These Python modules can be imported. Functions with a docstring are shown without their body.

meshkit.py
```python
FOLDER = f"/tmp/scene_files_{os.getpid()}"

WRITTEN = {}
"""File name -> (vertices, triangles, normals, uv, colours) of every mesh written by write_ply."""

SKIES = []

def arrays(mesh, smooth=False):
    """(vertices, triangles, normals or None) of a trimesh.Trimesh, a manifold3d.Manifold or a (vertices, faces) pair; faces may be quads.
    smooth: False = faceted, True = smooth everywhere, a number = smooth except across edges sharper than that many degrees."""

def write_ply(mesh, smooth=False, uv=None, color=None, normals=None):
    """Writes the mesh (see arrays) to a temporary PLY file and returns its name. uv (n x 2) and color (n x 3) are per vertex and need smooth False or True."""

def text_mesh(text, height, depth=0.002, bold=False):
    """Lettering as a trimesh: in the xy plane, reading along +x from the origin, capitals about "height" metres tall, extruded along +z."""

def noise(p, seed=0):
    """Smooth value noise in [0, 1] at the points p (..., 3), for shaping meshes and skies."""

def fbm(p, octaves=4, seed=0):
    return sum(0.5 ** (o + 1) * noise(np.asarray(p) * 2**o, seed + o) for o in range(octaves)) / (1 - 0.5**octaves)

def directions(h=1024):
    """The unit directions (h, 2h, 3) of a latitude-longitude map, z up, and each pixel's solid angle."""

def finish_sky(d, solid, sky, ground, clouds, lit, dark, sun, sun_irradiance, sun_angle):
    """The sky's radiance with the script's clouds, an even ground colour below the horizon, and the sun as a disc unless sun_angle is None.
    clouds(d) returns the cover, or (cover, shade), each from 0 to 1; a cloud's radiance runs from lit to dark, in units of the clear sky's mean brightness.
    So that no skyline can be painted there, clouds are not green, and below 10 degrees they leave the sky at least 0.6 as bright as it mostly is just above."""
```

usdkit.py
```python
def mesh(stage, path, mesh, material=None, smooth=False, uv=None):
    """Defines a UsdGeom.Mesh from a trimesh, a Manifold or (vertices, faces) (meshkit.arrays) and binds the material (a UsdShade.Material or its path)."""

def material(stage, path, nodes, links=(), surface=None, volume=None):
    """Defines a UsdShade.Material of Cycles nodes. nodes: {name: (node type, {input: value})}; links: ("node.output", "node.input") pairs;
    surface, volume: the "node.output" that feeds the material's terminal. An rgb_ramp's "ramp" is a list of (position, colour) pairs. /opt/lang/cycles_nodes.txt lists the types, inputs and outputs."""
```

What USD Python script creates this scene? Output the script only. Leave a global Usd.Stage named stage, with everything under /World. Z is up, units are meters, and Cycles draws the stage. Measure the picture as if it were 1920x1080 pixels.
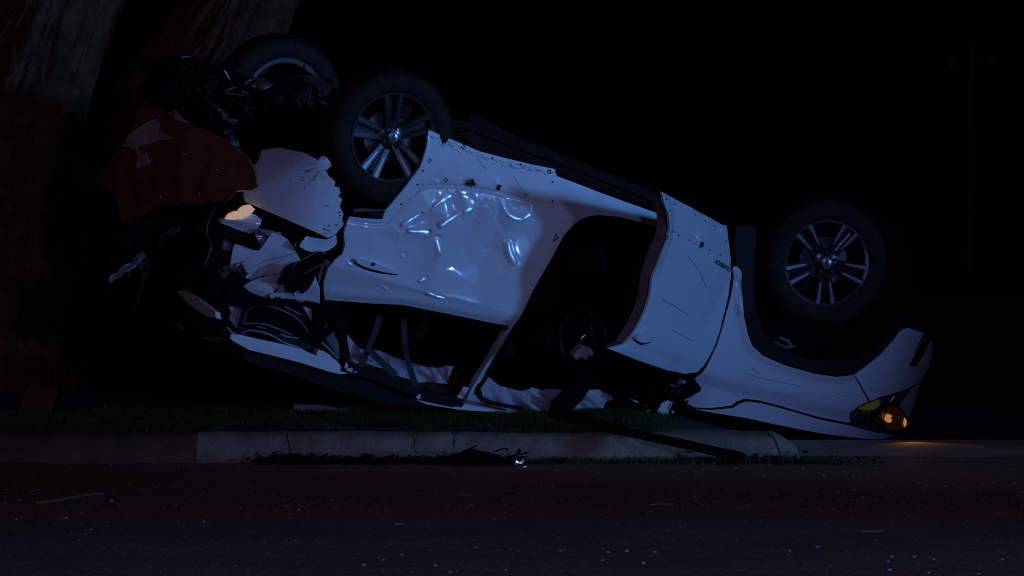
import math, random
import numpy as np, trimesh, shapely
from shapely.geometry import Polygon, Point, box as sbox
from shapely import affinity
import meshkit, usdkit
from pxr import Usd, UsdGeom, UsdLux, UsdShade, Gf, Sdf

stage = Usd.Stage.CreateInMemory()
UsdGeom.SetStageUpAxis(stage, 'Z')
UsdGeom.Xform.Define(stage, '/World')
UsdGeom.Scope.Define(stage, '/World/Looks')
rng = np.random.default_rng(7)
random.seed(7)

# ------------------------------------------------------------------ camera, sky, lamps, exposure
F = 9028.0                                   # focal length in pixels of the 1920 wide photograph
PITCH = math.atan((540 - 245) / F)
EYE = np.array([0, -26, 1.6])
cam = UsdGeom.Camera.Define(stage, '/World/camera')
cam.CreateHorizontalApertureAttr(36.0)
cam.CreateVerticalApertureAttr(20.25)
cam.CreateFocalLengthAttr(36.0 * F / 1920)
cam.CreateClippingRangeAttr((0.1, 5000.0))
cam.AddTranslateOp().Set(Gf.Vec3d(*map(float, EYE)))
cam.AddRotateXOp().Set(90 - math.degrees(PITCH))
cam.CreateExposureAttr(0.0)
cam.CreateFStopAttr(0.0)

# night sky: the sun far below the horizon, almost no light
sky_m = usdkit.material(stage, '/World/Looks/night_sky', {
    's': ('sky_texture', {'sky_type': 'single_scattering', 'sun_disc': False, 'sun_elevation': math.radians(-20.0), 'sun_rotation': 0.9}),
    'g': ('mix_color', {'blend_type': 'add', 'fac': 1.0, 'b': (0.0016, 0.0009, 0.0020), 'use_clamp': False}),
    'b': ('background_shader', {'strength': 0.10})}, [('s.color', 'g.a'), ('g.result', 'b.color')], surface='b.background')
dome = UsdLux.DomeLight.Define(stage, '/World/sky')
UsdShade.MaterialBindingAPI.Apply(dome.GetPrim()).Bind(sky_m)
dome.GetPrim().SetCustomDataByKey('kind', 'structure')

# weak moonlight
moon = UsdLux.DistantLight.Define(stage, '/World/moon')
moon.CreateIntensityAttr(0.004); moon.CreateAngleAttr(0.5); moon.CreateNormalizeAttr(True)
moon.CreateColorAttr(Gf.Vec3f(0.75, 0.8, 1.0))
moon.AddRotateXYZOp().Set(Gf.Vec3f(50, 0, 35))


def lamp(name, pos, target, color, power, radius, cone=None, soft=0.3):
    """A lamp of an emergency vehicle standing in the road outside the frame (the dented door mirrors them)."""
    l = UsdLux.SphereLight.Define(stage, '/World/' + name)
    l.CreateRadiusAttr(radius); l.CreateNormalizeAttr(True); l.CreateIntensityAttr(power)
    l.CreateColorAttr(Gf.Vec3f(*color))
    pos, target = np.array(pos, float), np.array(target, float)
    z = pos - target; z /= np.linalg.norm(z)
    x = np.cross([0, 0, 1.0], z); x /= np.linalg.norm(x)
    y = np.cross(z, x)
    m = Gf.Matrix4d(*x, 0, *y, 0, *z, 0, *map(float, pos), 1)
    l.AddTransformOp().Set(m)
    if cone:
        s = UsdLux.ShapingAPI.Apply(l.GetPrim())
        s.CreateShapingConeAngleAttr(cone); s.CreateShapingConeSoftnessAttr(soft)
    return l


lamp('blue_emergency_lamp', (14.8, -9.95, 0.95), (0.0, -1.7, 1.05), (0.095, 0.335, 1.0), 1040.0, 0.50, 9.2, 0.9)
lamp('white_emergency_lamp', (11.0, -12.6, 1.25), (-0.25, -1.8, 1.1), (0.30, 0.50, 1.0), 150.0, 0.28, 7.0, 0.9)
lamp('violet_emergency_lamp', (2.3, -17.5, 3.2), (-0.1, -5.2, 0.1), (0.35, 0.335, 1.0), 232.0, 0.25, 32.0, 0.9)
lamp('red_emergency_lamp', (-13.8, -9.6, 1.8), (-1.2, -2.2, 0.7), (1.0, 0.42, 0.17), 31.0, 0.12, 20.0, 0.9)

# ------------------------------------------------------------------ materials
MATS = {}


def pm(name, color, rough=0.5, metal=0.0, coat=0.0, spec=0.5, var=0.0, scale=6.0, bump=0.0, bscale=60.0, color2=None, detail=4, emit=None, estr=0.0, trans=0.0, coords='object', bdist=0.01):
    nodes = {'p': ('principled_bsdf', {'base_color': color, 'roughness': rough, 'metallic': metal, 'coat_weight': coat, 'coat_roughness': 0.04, 'specular_ior_level': spec, 'transmission_weight': trans})}
    links = []
    if emit is not None:
        nodes['p'][1]['emission_color'] = emit; nodes['p'][1]['emission_strength'] = estr
    if var or color2 is not None or bump:
        nodes['tc'] = ('texture_coordinate', {}) if coords == 'object' else ('geometry', {})
        src = 'tc.object' if coords == 'object' else 'tc.position'
    if color2 is not None:
        nodes['n'] = ('noise_texture', {'scale': scale, 'detail': float(detail), 'roughness': 0.6})
        nodes['r'] = ('rgb_ramp', {'ramp': [(0.0, color), (0.42, color), (0.62, color2), (1.0, color2)]})
        links += [(src, 'n.vector'), ('n.fac', 'r.fac'), ('r.color', 'p.base_color')]
    if bump:
        nodes['bn'] = ('noise_texture', {'scale': bscale, 'detail': 3.0})
        nodes['b'] = ('bump', {'strength': bump, 'distance': bdist})
        links += [(src, 'bn.vector'), ('bn.fac', 'b.height'), ('b.normal', 'p.normal')]
    MATS[name] = usdkit.material(stage, '/World/Looks/' + name, nodes, links, surface='p.BSDF')
    return MATS[name]


# white car paint: clear coat, faint dust that gathers in noise patches
usdkit_paint = usdkit.material(stage, '/World/Looks/white_car_paint', {
    'tc': ('texture_coordinate', {}),
    'n': ('noise_texture', {'scale': 2.6, 'detail': 6.0, 'roughness': 0.65}),
    'r': ('rgb_ramp', {'ramp': [(0.0, (0.62, 0.62, 0.60)), (0.45, (0.74, 0.74, 0.73)), (1.0, (0.78, 0.78, 0.77))]}),
    'n2': ('noise_texture', {'scale': 13.0, 'detail': 9.0, 'roughness': 0.78}),
    'r2': ('rgb_ramp', {'ramp': [(0.0, (0.25, 0.22, 0.19)), (0.27, (0.5, 0.46, 0.42)), (0.36, (1, 1, 1)), (1.0, (1, 1, 1))]}),
    'm': ('mix_color', {'blend_type': 'multiply', 'fac': 1.0}),
    'rr': ('map_range', {'from_min': 0.3, 'from_max': 0.7, 'to_min': 0.36, 'to_max': 0.20}),
    'bn': ('noise_texture', {'scale': 9.0, 'detail': 2.0}),
    'b': ('bump', {'strength': 0.025, 'distance': 0.012}),
    'p': ('principled_bsdf', {'coat_weight': 1.0, 'coat_roughness': 0.022})},
    [('tc.object', 'n.vector'), ('n.fac', 'r.fac'), ('tc.object', 'n2.vector'), ('n2.fac', 'r2.fac'), ('r.color', 'm.a'), ('r2.color', 'm.b'), ('m.result', 'p.base_color'),
     ('n.fac', 'rr.value'), ('rr.result', 'p.roughness'), ('tc.object', 'bn.vector'), ('bn.fac', 'b.height'), ('b.normal', 'p.coat_normal')], surface='p.BSDF')
MATS['paint'] = usdkit_paint
pm('paint_plain', (0.70, 0.70, 0.69), 0.35, coat=0.6)
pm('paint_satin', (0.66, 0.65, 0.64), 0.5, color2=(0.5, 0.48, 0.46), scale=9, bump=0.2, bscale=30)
pm('warm_shade_paint', (0.33, 0.155, 0.075), 0.34, coat=0.35, color2=(0.22, 0.105, 0.052), scale=4, bump=0.25, bscale=25)  # dim red light and shade on white paint, put into the base colour
pm('black_plastic', (0.009, 0.0065, 0.0055), 0.6, spec=0.12, color2=(0.015, 0.011, 0.009), scale=9, bump=0.25, bscale=120)
pm('satin_cladding', (0.017, 0.0105, 0.009), 0.6, spec=0.12, color2=(0.024, 0.016, 0.013), scale=5)
pm('gloss_black', (0.008, 0.008, 0.01), 0.12, coat=0.6)
pm('wheel_leather', (0.05, 0.05, 0.055), 0.3, coat=0.5)
pm('gloss_strip', (0.008, 0.007, 0.008), 0.5, spec=0.3)
pm('trim_grey', (0.20, 0.18, 0.19), 0.5)
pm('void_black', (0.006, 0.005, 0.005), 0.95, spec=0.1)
pm('rubber', (0.019, 0.0115, 0.007), 0.7, spec=0.2, color2=(0.030, 0.019, 0.012), scale=14, bump=0.3, bscale=90)
pm('rubber_bright', (0.017, 0.0125, 0.010), 0.65, spec=0.2, color2=(0.026, 0.019, 0.015), scale=14, bump=0.3, bscale=90)
pm('rim_dark', (0.018, 0.018, 0.022), 0.25, metal=0.2, coat=0.5)
pm('rim_machined', (0.42, 0.43, 0.46), 0.28, metal=0.9)
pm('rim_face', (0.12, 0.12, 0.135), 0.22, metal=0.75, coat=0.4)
pm('rim_face_lit', (0.42, 0.42, 0.44), 0.26, metal=0.6, coat=0.3)  # paler copy of the rim face, highlights of the front wheel painted in
pm('door_jamb', (0.24, 0.20, 0.19), 0.5, color2=(0.16, 0.13, 0.125), scale=9, bump=0.2, bscale=30)
pm('chrome', (0.75, 0.76, 0.78), 0.12, metal=1.0)
pm('steel', (0.45, 0.47, 0.46), 0.3, metal=0.8, color2=(0.16, 0.15, 0.14), scale=9)
pm('dull_steel', (0.16, 0.16, 0.15), 0.5, metal=0.3, color2=(0.09, 0.08, 0.075), scale=11)
pm('underbody', (0.024, 0.014, 0.011), 0.7, spec=0.12, color2=(0.014, 0.009, 0.0075), scale=7, bump=0.3, bscale=40)
pm('rail_grey', (0.024, 0.0135, 0.011), 0.7, spec=0.12, color2=(0.015, 0.009, 0.008), scale=8, bump=0.2, bscale=40)
pm('cloth', (0.52, 0.48, 0.50), 0.85, color2=(0.42, 0.38, 0.40), scale=5, bump=0.3, bscale=160, spec=0.2)
pm('belt', (0.030, 0.028, 0.032), 0.8, bump=0.3, bscale=200)
pm('seat_cloth', (0.045, 0.038, 0.042), 0.9, bump=0.3, bscale=150)
pm('yellow_clip', (0.42, 0.36, 0.03), 0.5)
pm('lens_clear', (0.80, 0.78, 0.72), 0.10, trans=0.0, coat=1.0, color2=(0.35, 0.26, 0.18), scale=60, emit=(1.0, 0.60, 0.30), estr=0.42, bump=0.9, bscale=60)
pm('lens_dark', (0.02, 0.02, 0.025), 0.12, coat=0.8, color2=(0.10, 0.10, 0.11), scale=40, bump=0.4, bscale=60)
pm('lens_amber', (0.16, 0.045, 0.01), 0.12, coat=0.8, color2=(0.05, 0.015, 0.008), scale=40, emit=(1.0, 0.30, 0.04), estr=0.008, bump=0.5, bscale=60)
pm('lens_yellow', (0.35, 0.30, 0.02), 0.2, coat=0.6, color2=(0.08, 0.07, 0.01), scale=70, emit=(1.0, 0.85, 0.1), estr=0.02, bump=0.6, bscale=90)
pm('bulb_amber', (0.5, 0.2, 0.04), 0.4, color2=(0.1, 0.03, 0.01), scale=130, emit=(1.0, 0.42, 0.07), estr=0.42, bump=0.8, bscale=80)
pm('red_trim', (0.20, 0.02, 0.015), 0.4)
pm('concrete', (0.34, 0.285, 0.195), 0.85, color2=(0.21, 0.178, 0.122), scale=5, bump=0.5, bscale=60, detail=8, coords='world')
pm('pale_dirt', (0.46, 0.37, 0.27), 0.9, color2=(0.30, 0.235, 0.17), scale=3, bump=0.6, bscale=40, detail=9, coords='world')
pm('red_kerb', (0.15, 0.068, 0.036), 0.8, color2=(0.10, 0.05, 0.028), scale=7, bump=0.5, bscale=60, detail=8, coords='world')
pm('soil', (0.018, 0.015, 0.012), 0.95, color2=(0.010, 0.009, 0.008), scale=4, bump=0.6, bscale=30, coords='world')
pm('leaf_litter', (0.018, 0.016, 0.013), 0.8)
pm('weed', (0.045, 0.075, 0.030), 0.7)
pm('wood_pale', (0.36, 0.34, 0.32), 0.8, color2=(0.26, 0.25, 0.24), scale=9)
pm('twig', (0.30, 0.27, 0.23), 0.8)
pm('glass_bit', (0.62, 0.66, 0.68), 0.15, spec=0.9, coat=1.0)
pm('crumb', (0.9, 0.75, 0.5), 0.2, metal=0.6, coat=1.0)
pm('orange_plastic', (0.085, 0.020, 0.004), 0.8, spec=0.1, color2=(0.06, 0.014, 0.003), scale=9)
MATS['dark_foliage'] = usdkit.material(stage, '/World/Looks/dark_foliage', {'d': ('diffuse_bsdf', {'color': (0.004, 0.005, 0.003)})}, [], surface='d.BSDF')
pm('pole_paint', (0.22, 0.15, 0.06), 0.5)
# asphalt, with reddish light painted into its colour along the gutter
usdkit.material(stage, '/World/Looks/asphalt', {
    'g': ('geometry', {}),
    'n': ('noise_texture', {'scale': 1.1, 'detail': 12.0, 'roughness': 0.78}),
    'v': ('voronoi_texture', {'scale': 48.0}),
    'n3': ('noise_texture', {'scale': 45.0, 'detail': 5.0}),
    'r': ('rgb_ramp', {'ramp': [(0.0, (0.12, 0.10, 0.07)), (0.40, (0.26, 0.215, 0.145)), (0.60, (0.38, 0.32, 0.22)), (1.0, (0.52, 0.45, 0.32))]}),
    'x': ('separate_xyz', {}),
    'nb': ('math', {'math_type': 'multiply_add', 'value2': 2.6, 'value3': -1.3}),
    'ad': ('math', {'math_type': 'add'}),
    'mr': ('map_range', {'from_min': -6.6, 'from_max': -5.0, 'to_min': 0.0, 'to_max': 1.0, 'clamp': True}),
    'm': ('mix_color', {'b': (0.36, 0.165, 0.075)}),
    'sp': ('rgb_ramp', {'ramp': [(0.0, (1.9, 1.9, 1.9)), (0.2, (1.25, 1.25, 1.25)), (0.4, (0.85, 0.85, 0.85)), (1.0, (0.5, 0.5, 0.5))]}),
    'm2': ('mix_color', {'blend_type': 'multiply', 'fac': 1.0, 'use_clamp': False}),
    'b': ('bump', {'strength': 1.0, 'distance': 0.03}),
    'p': ('principled_bsdf', {'roughness': 0.75})},
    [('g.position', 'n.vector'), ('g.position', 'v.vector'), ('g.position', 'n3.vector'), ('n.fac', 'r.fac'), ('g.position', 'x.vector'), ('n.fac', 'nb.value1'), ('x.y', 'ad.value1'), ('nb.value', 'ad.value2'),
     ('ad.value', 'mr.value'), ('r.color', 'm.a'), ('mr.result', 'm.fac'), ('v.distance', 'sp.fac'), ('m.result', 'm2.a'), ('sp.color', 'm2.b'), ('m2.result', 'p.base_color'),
     ('n3.fac', 'b.height'), ('b.normal', 'p.normal')], surface='p.BSDF')
MATS['asphalt'] = UsdShade.Material.Get(stage, '/World/Looks/asphalt')
usdkit.material(stage, '/World/Looks/bark', {
    'tc': ('texture_coordinate', {}),
    'n': ('noise_texture', {'scale': 9.0, 'detail': 8.0, 'roughness': 0.7}),
    'r': ('rgb_ramp', {'ramp': [(0.0, (0.022, 0.011, 0.004)), (0.42, (0.070, 0.034, 0.012)), (0.64, (0.17, 0.083, 0.028)), (1.0, (0.30, 0.16, 0.062))]}),
    'n2': ('noise_texture', {'scale': 70.0, 'detail': 5.0}),
    'b': ('bump', {'strength': 0.8, 'distance': 0.02}),
    'p': ('principled_bsdf', {'roughness': 0.9})},
    [('tc.object', 'n.vector'), ('n.fac', 'r.fac'), ('r.color', 'p.base_color'), ('tc.object', 'n2.vector'), ('n2.fac', 'b.height'), ('b.normal', 'p.normal')], surface='p.BSDF')
MATS['bark'] = UsdShade.Material.Get(stage, '/World/Looks/bark')
usdkit.material(stage, '/World/Looks/grass_blade', {
    'gi': ('geometry', {}),
    'r': ('rgb_ramp', {'ramp': [(0.0, (0.06, 0.095, 0.025)), (0.5, (0.10, 0.14, 0.04)), (0.85, (0.13, 0.15, 0.05)), (1.0, (0.20, 0.17, 0.09))]}),
    'd': ('principled_bsdf', {'roughness': 0.6, 'specular_ior_level': 0.3}), 't': ('translucent_bsdf', {}), 'm': ('mix_closure', {'fac': 0.25})},
    [('gi.random_per_island', 'r.fac'), ('r.color', 'd.base_color'), ('r.color', 't.color'), ('d.BSDF', 'm.closure1'), ('t.BSDF', 'm.closure2')], surface='m.closure')
MATS['grass'] = UsdShade.Material.Get(stage, '/World/Looks/grass_blade')

# ------------------------------------------------------------------ scene helpers
USED = {}


def numbered(path):
    n = USED.get(path, -1) + 1
    USED[path] = n
    return path if n == 0 else f'{path}_{n:03d}'


def custom(prim, **kw):
    for k, v in kw.items():
        if v:
            prim.SetCustomDataByKey(k, v)


BASE = {}


def thing(name, label, cat, base=(0, 0, 0), group=None):
    path = numbered('/World/' + name)
    x = UsdGeom.Xform.Define(stage, path)
    x.AddTranslateOp().Set(Gf.Vec3d(*map(float, base)))
    BASE[path] = np.array(base, float)
    custom(x.GetPrim(), label=label, category=cat, group=group)
    return path


def base_of(path):
    while path not in BASE:
        path = path.rpartition('/')[0]
        if path in ('', '/World'):
            return np.zeros(3)
    return BASE[path]


def tm(m):
    if hasattr(m, 'to_mesh') or isinstance(m, tuple):
        v, f, _ = meshkit.arrays(m)
        return trimesh.Trimesh(v, f, process=False)
    return m


def part(parent, name, mesh, mat, smooth=30, label=None, kind=None):
    """One Mesh prim of world-space geometry under parent (a thing, a part, or /World)."""
    path = numbered(f'{parent}/{name}')
    if isinstance(mesh, list):
        mesh = trimesh.util.concatenate([tm(m) for m in mesh])
    mesh = tm(mesh).copy()
    mesh.vertices = mesh.vertices - base_of(path)
    p = usdkit.mesh(stage, path, mesh, MATS[mat], smooth)
    custom(p.GetPrim(), label=label, kind=kind)
    return path


def single(name, mesh, mat, label, cat, smooth=30, group=None, kind=None):
    path = part('/World', name, mesh, mat, smooth)
    custom(stage.GetPrimAtPath(path), label=label, category=cat, group=group, kind=kind)
    return path


def structure(name, mesh, mat, parent='/World', smooth=False, label=None):
    path = part(parent, name, mesh, mat, smooth)
    if parent == '/World':
        custom(stage.GetPrimAtPath(path), kind='structure', label=label)
    return path


# ------------------------------------------------------------------ geometry helpers
def unit(v):
    v = np.asarray(v, float)
    return v / np.linalg.norm(v)


CP, SP = math.cos(PITCH), math.sin(PITCH)
FWD, UPV, RTV = np.array([0, CP, -SP]), np.array([0, SP, CP]), np.array([1.0, 0, 0])


def ray(px, py):
    return FWD + RTV * (px - 960) / F - UPV * (py - 540) / F


def at_depth(px, py, dep):
    d = ray(px, py)
    return EYE + d * (dep / d[1])


def on_ground(px, py, z=0.0):
    d = ray(px, py)
    return EYE + d * ((z - EYE[2]) / d[2])


class Frame:
    """A surveyed plane of the wreck: origin, two axes in the plane and the normal. Sightlines from the photograph are measured onto it."""

    def __init__(s, o, e1, e2, n, h=None):
        s.o, s.e1, s.e2, s.n, s.h = map(lambda a: np.asarray(a, float) if not callable(a) and a is not None else a, (o, e1, e2, n, h))

    def flat(s, px, py, h=0.0):
        d = ray(px, py)
        k = ((s.o - EYE) @ s.n + h) / (d @ s.n)
        p = EYE + d * k - s.o
        return p @ s.e1, p @ s.e2

    def st(s, px, py, off=0.0, fixed=None):
        if fixed is not None:
            return s.flat(px, py, fixed)
        h = off
        for _ in range(40):
            a, b = s.flat(px, py, h)
            h = 0.5 * h + 0.5 * (off + (float(s.h(np.array([a]), np.array([b]))[0]) if s.h else 0.0))
        return a, b

    def world(s, a, b, h):
        a, b, h = np.broadcast_arrays(np.asarray(a, float), b, h)
        return s.o + a[..., None] * s.e1 + b[..., None] * s.e2 + h[..., None] * s.n

    def pt(s, px, py, h=0.0):
        a, b = s.flat(px, py, h)
        return s.world(a, b, h)


N = unit([.411, -.902, -.139])
U = np.array([.866, .433, -.25]); U = unit(U - N * (U @ N))
W = np.cross(N, U)
O = at_depth(738, 258, 24.15)


def side_h(s, t):
    h = 0.022 * np.clip(1 - ((t + .28) / .42) ** 2, -3, 1)
    h = h - 0.42 * np.clip(-t - .70, 0, 9) ** 1.0 * np.clip((2.3 - s) / .3, 0.35, 1)
    h = h - 0.62 * np.clip(s - 2.80, 0, 9) ** 2
    h = h - 0.55 * np.clip(-.35 - s, 0, 9) ** 1.6
    return h


BODY = Frame(O, U, W, N, side_h)
PLAIN = Frame(O, U, W, N)
C = PLAIN.pt


def dense(pts, step=0.03):
    pts = np.asarray(pts, float)
    out = []
    for a, b in zip(pts, np.roll(pts, -1, 0)):
        n = max(1, int(np.linalg.norm(b - a) / step))
        out += [a + (b - a) * k / n for k in range(n)]
    return np.array(out)


def smooth_poly(pts, it=2):
    """Chaikin corner cutting of a closed outline."""
    p = np.asarray(pts, float)
    for _ in range(it):
        q = np.roll(p, -1, 0)
        p = np.stack([.75 * p + .25 * q, .25 * p + .75 * q], 1).reshape(-1, 2)
    return p


def smooth_line(pts, it=2):
    p = np.asarray(pts, float)
    for _ in range(it):
        q = np.stack([.75 * p[:-1] + .25 * p[1:], .25 * p[:-1] + .75 * p[1:]], 1).reshape(-1, p.shape[1])
        p = np.vstack([p[:1], q, p[-1:]])
    return p


def grid_fill(poly, res):
    """Triangles filling a shapely polygon, cut along a grid: (vertices 2-D, faces)."""
    V, Fc, key = [], [], {}

    def vid(p):
        k = (round(p[0], 5), round(p[1], 5))
        if k not in key:
            key[k] = len(V); V.append(k)
        return key[k]

    x0, y0, x1, y1 = poly.bounds
    xs, ys = np.arange(math.floor(x0 / res) * res, x1 + res, res), np.arange(math.floor(y0 / res) * res, y1 + res, res)
    prep = shapely.prepared.prep(poly)
    for i in range(len(xs) - 1):
        for j in range(len(ys) - 1):
            c = sbox(xs[i], ys[j], xs[i + 1], ys[j + 1])
            if prep.contains(c):
                q = [vid(p) for p in ((xs[i], ys[j]), (xs[i + 1], ys[j]), (xs[i + 1], ys[j + 1]), (xs[i], ys[j + 1]))]
                Fc += [[q[0], q[1], q[2]], [q[0], q[2], q[3]]]
            elif prep.intersects(c):
                g = poly.intersection(c)
                for piece in getattr(g, 'geoms', [g]):
                    if piece.geom_type == 'Polygon' and piece.area > 1e-9:
                        v, f = trimesh.creation.triangulate_polygon(piece, engine='earcut')
                        ids = [vid(p) for p in v]
                        for t in f:
                            a, b, d = (ids[k] for k in t)
                            if len({a, b, d}) == 3:
                                p, q, r = (np.array(V[k]) for k in (a, b, d))
                                if (q[0] - p[0]) * (r[1] - p[1]) - (q[1] - p[1]) * (r[0] - p[0]) < 0:
                                    b, d = d, b
                                Fc.append([a, b, d])
    return np.array(V), np.array(Fc)


def solid_sheet(v2, f, front, back):
    """Closes front and back surfaces (same topology) into a thin solid."""
    n = len(v2)
    e = np.sort(np.vstack([f[:, [0, 1]], f[:, [1, 2]], f[:, [2, 0]]]), 1)
    d = np.vstack([f[:, [0, 1]], f[:, [1, 2]], f[:, [2, 0]]])
    _, idx, cnt = np.unique(e, axis=0, return_index=True, return_counts=True)
    b = d[idx[cnt == 1]]
    walls = np.vstack([np.stack([b[:, 1], b[:, 0], b[:, 0] + n], 1), np.stack([b[:, 1], b[:, 0] + n, b[:, 1] + n], 1)]) if len(b) else np.zeros((0, 3), int)
    return trimesh.Trimesh(np.vstack([front, back]), np.vstack([f, f[:, ::-1] + n, walls]), process=False)


def panel(fr, px, off=0.0, th=0.004, res=0.03, disp=None, sm=0, holes=(), fixed=None, hfun=None):
    """A sheet of the wreck whose outline is measured in the photograph, on the curved surface of frame fr, off metres outside it, th thick."""
    if sm:
        px = smooth_poly(px, sm)
    conv = lambda pts: dense([fr.st(x, y, off, fixed) for x, y in pts], res)  # noqa: E731
    poly = Polygon(conv(px), [conv(h) for h in holes]).buffer(0)
    if poly.geom_type != 'Polygon':
        poly = max(poly.geoms, key=lambda g: g.area)
    v2, f = grid_fill(poly, res)
    a, b = v2[:, 0], v2[:, 1]
    h = np.full(len(a), fixed if fixed is not None else off, float)
    if fixed is None and fr.h:
        h = h + fr.h(a, b)
    if hfun is not None:
        h = h + hfun(a, b)
    if disp is not None:
        h = h + disp(a, b)
    return solid_sheet(v2, f, fr.world(a, b, h), fr.world(a, b, h - th))


def slab(fr, px, h0, depth, res=10.0, sm=0, disp=None):
    return panel(fr, px, th=depth, res=res, sm=sm, fixed=h0, disp=disp)


def seg_dist(a, b, line):
    """Distance of points (a, b) to a polyline, and the position along it (0..1)."""
    best, pos = np.full(len(a), 9e9), np.zeros(len(a))
    L = np.array(line, float)
    n = len(L) - 1
    for k in range(n):
        d = L[k + 1] - L[k]
        u = np.clip(((a - L[k, 0]) * d[0] + (b - L[k, 1]) * d[1]) / max(d @ d, 1e-12), 0, 1)
        r = np.hypot(a - L[k, 0] - u * d[0], b - L[k, 1] - u * d[1])
        m = r < best
        best, pos = np.where(m, r, best), np.where(m, (k + u) / n, pos)
    return best, pos


def tube(pts, r, sides=8, cap=True):
    p = np.asarray(pts, float)
    t = np.gradient(p, axis=0); t /= np.linalg.norm(t, axis=1, keepdims=True) + 1e-12
    ref = np.array([0.31, 0.77, 0.55])
    a = np.cross(t, ref); a /= np.linalg.norm(a, axis=1, keepdims=True)
    b = np.cross(t, a)
    ang = np.arange(sides) * 2 * np.pi / sides
    r = np.broadcast_to(np.asarray(r, float), (len(p),))
    v = (p[:, None] + r[:, None, None] * (np.cos(ang)[None, :, None] * a[:, None] + np.sin(ang)[None, :, None] * b[:, None])).reshape(-1, 3)
    f = []
    for i in range(len(p) - 1):
        for j in range(sides):
            q = [i * sides + j, i * sides + (j + 1) % sides, (i + 1) * sides + (j + 1) % sides, (i + 1) * sides + j]
            f += [[q[0], q[2], q[1]], [q[0], q[3], q[2]]]
    if cap:
        n0 = len(v)
        v = np.vstack([v, p[:1], p[-1:]])
        for j in range(sides):
            f += [[n0, j, (j + 1) % sides], [n0 + 1, (len(p) - 1) * sides + (j + 1) % sides, (len(p) - 1) * sides + j]]
    m = trimesh.Trimesh(v, np.array(f), process=False)
    return m


def strip(pts, width, thick, normal):
    """A flat ribbon along a polyline; normal is its face."""
    p = np.asarray(pts, float)
    t = np.gradient(p, axis=0); t /= np.linalg.norm(t, axis=1, keepdims=True) + 1e-12
    normal = unit(normal)
    s = np.cross(t, normal); s /= np.linalg.norm(s, axis=1, keepdims=True)
    w = np.broadcast_to(np.asarray(width, float), (len(p),))[:, None] / 2
    rows = np.stack([p + s * w, p - s * w, p - s * w - normal * thick, p + s * w - normal * thick], 1).reshape(-1, 3)
    f = []
    for i in range(len(p) - 1):
        for j in range(4):
            q = [i * 4 + j, i * 4 + (j + 1) % 4, i * 4 + 4 + (j + 1) % 4, i * 4 + 4 + j]
            f += [[q[0], q[1], q[2]], [q[0], q[2], q[3]]]
    e = (len(p) - 1) * 4
    f += [[0, 2, 1], [0, 3, 2], [e, e + 1, e + 2], [e, e + 2, e + 3]]
    return trimesh.Trimesh(rows, np.array(f), process=False)


def frame_matrix(o, x, y, z):
    m = np.eye(4); m[:3, 0], m[:3, 1], m[:3, 2], m[:3, 3] = x, y, z, o
    return m


def revolve(profile, segs=96):
    """Surface of revolution about z of a closed (r, z) outline."""
    p = np.asarray(profile, float)
    n = len(p)
    ang = np.arange(segs) * 2 * np.pi / segs
    v = np.stack([p[None, :, 0] * np.cos(ang)[:, None], p[None, :, 0] * np.sin(ang)[:, None], np.broadcast_to(p[:, 1], (segs, n))], -1).reshape(-1, 3)
    f = []
    for i in range(segs):
        j = (i + 1) % segs
        for k in range(n):
            l = (k + 1) % n
            f += [[i * n + k, j * n + k, j * n + l], [i * n + k, j * n + l, i * n + l]]
    return trimesh.Trimesh(v, np.array(f), process=False)


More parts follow.
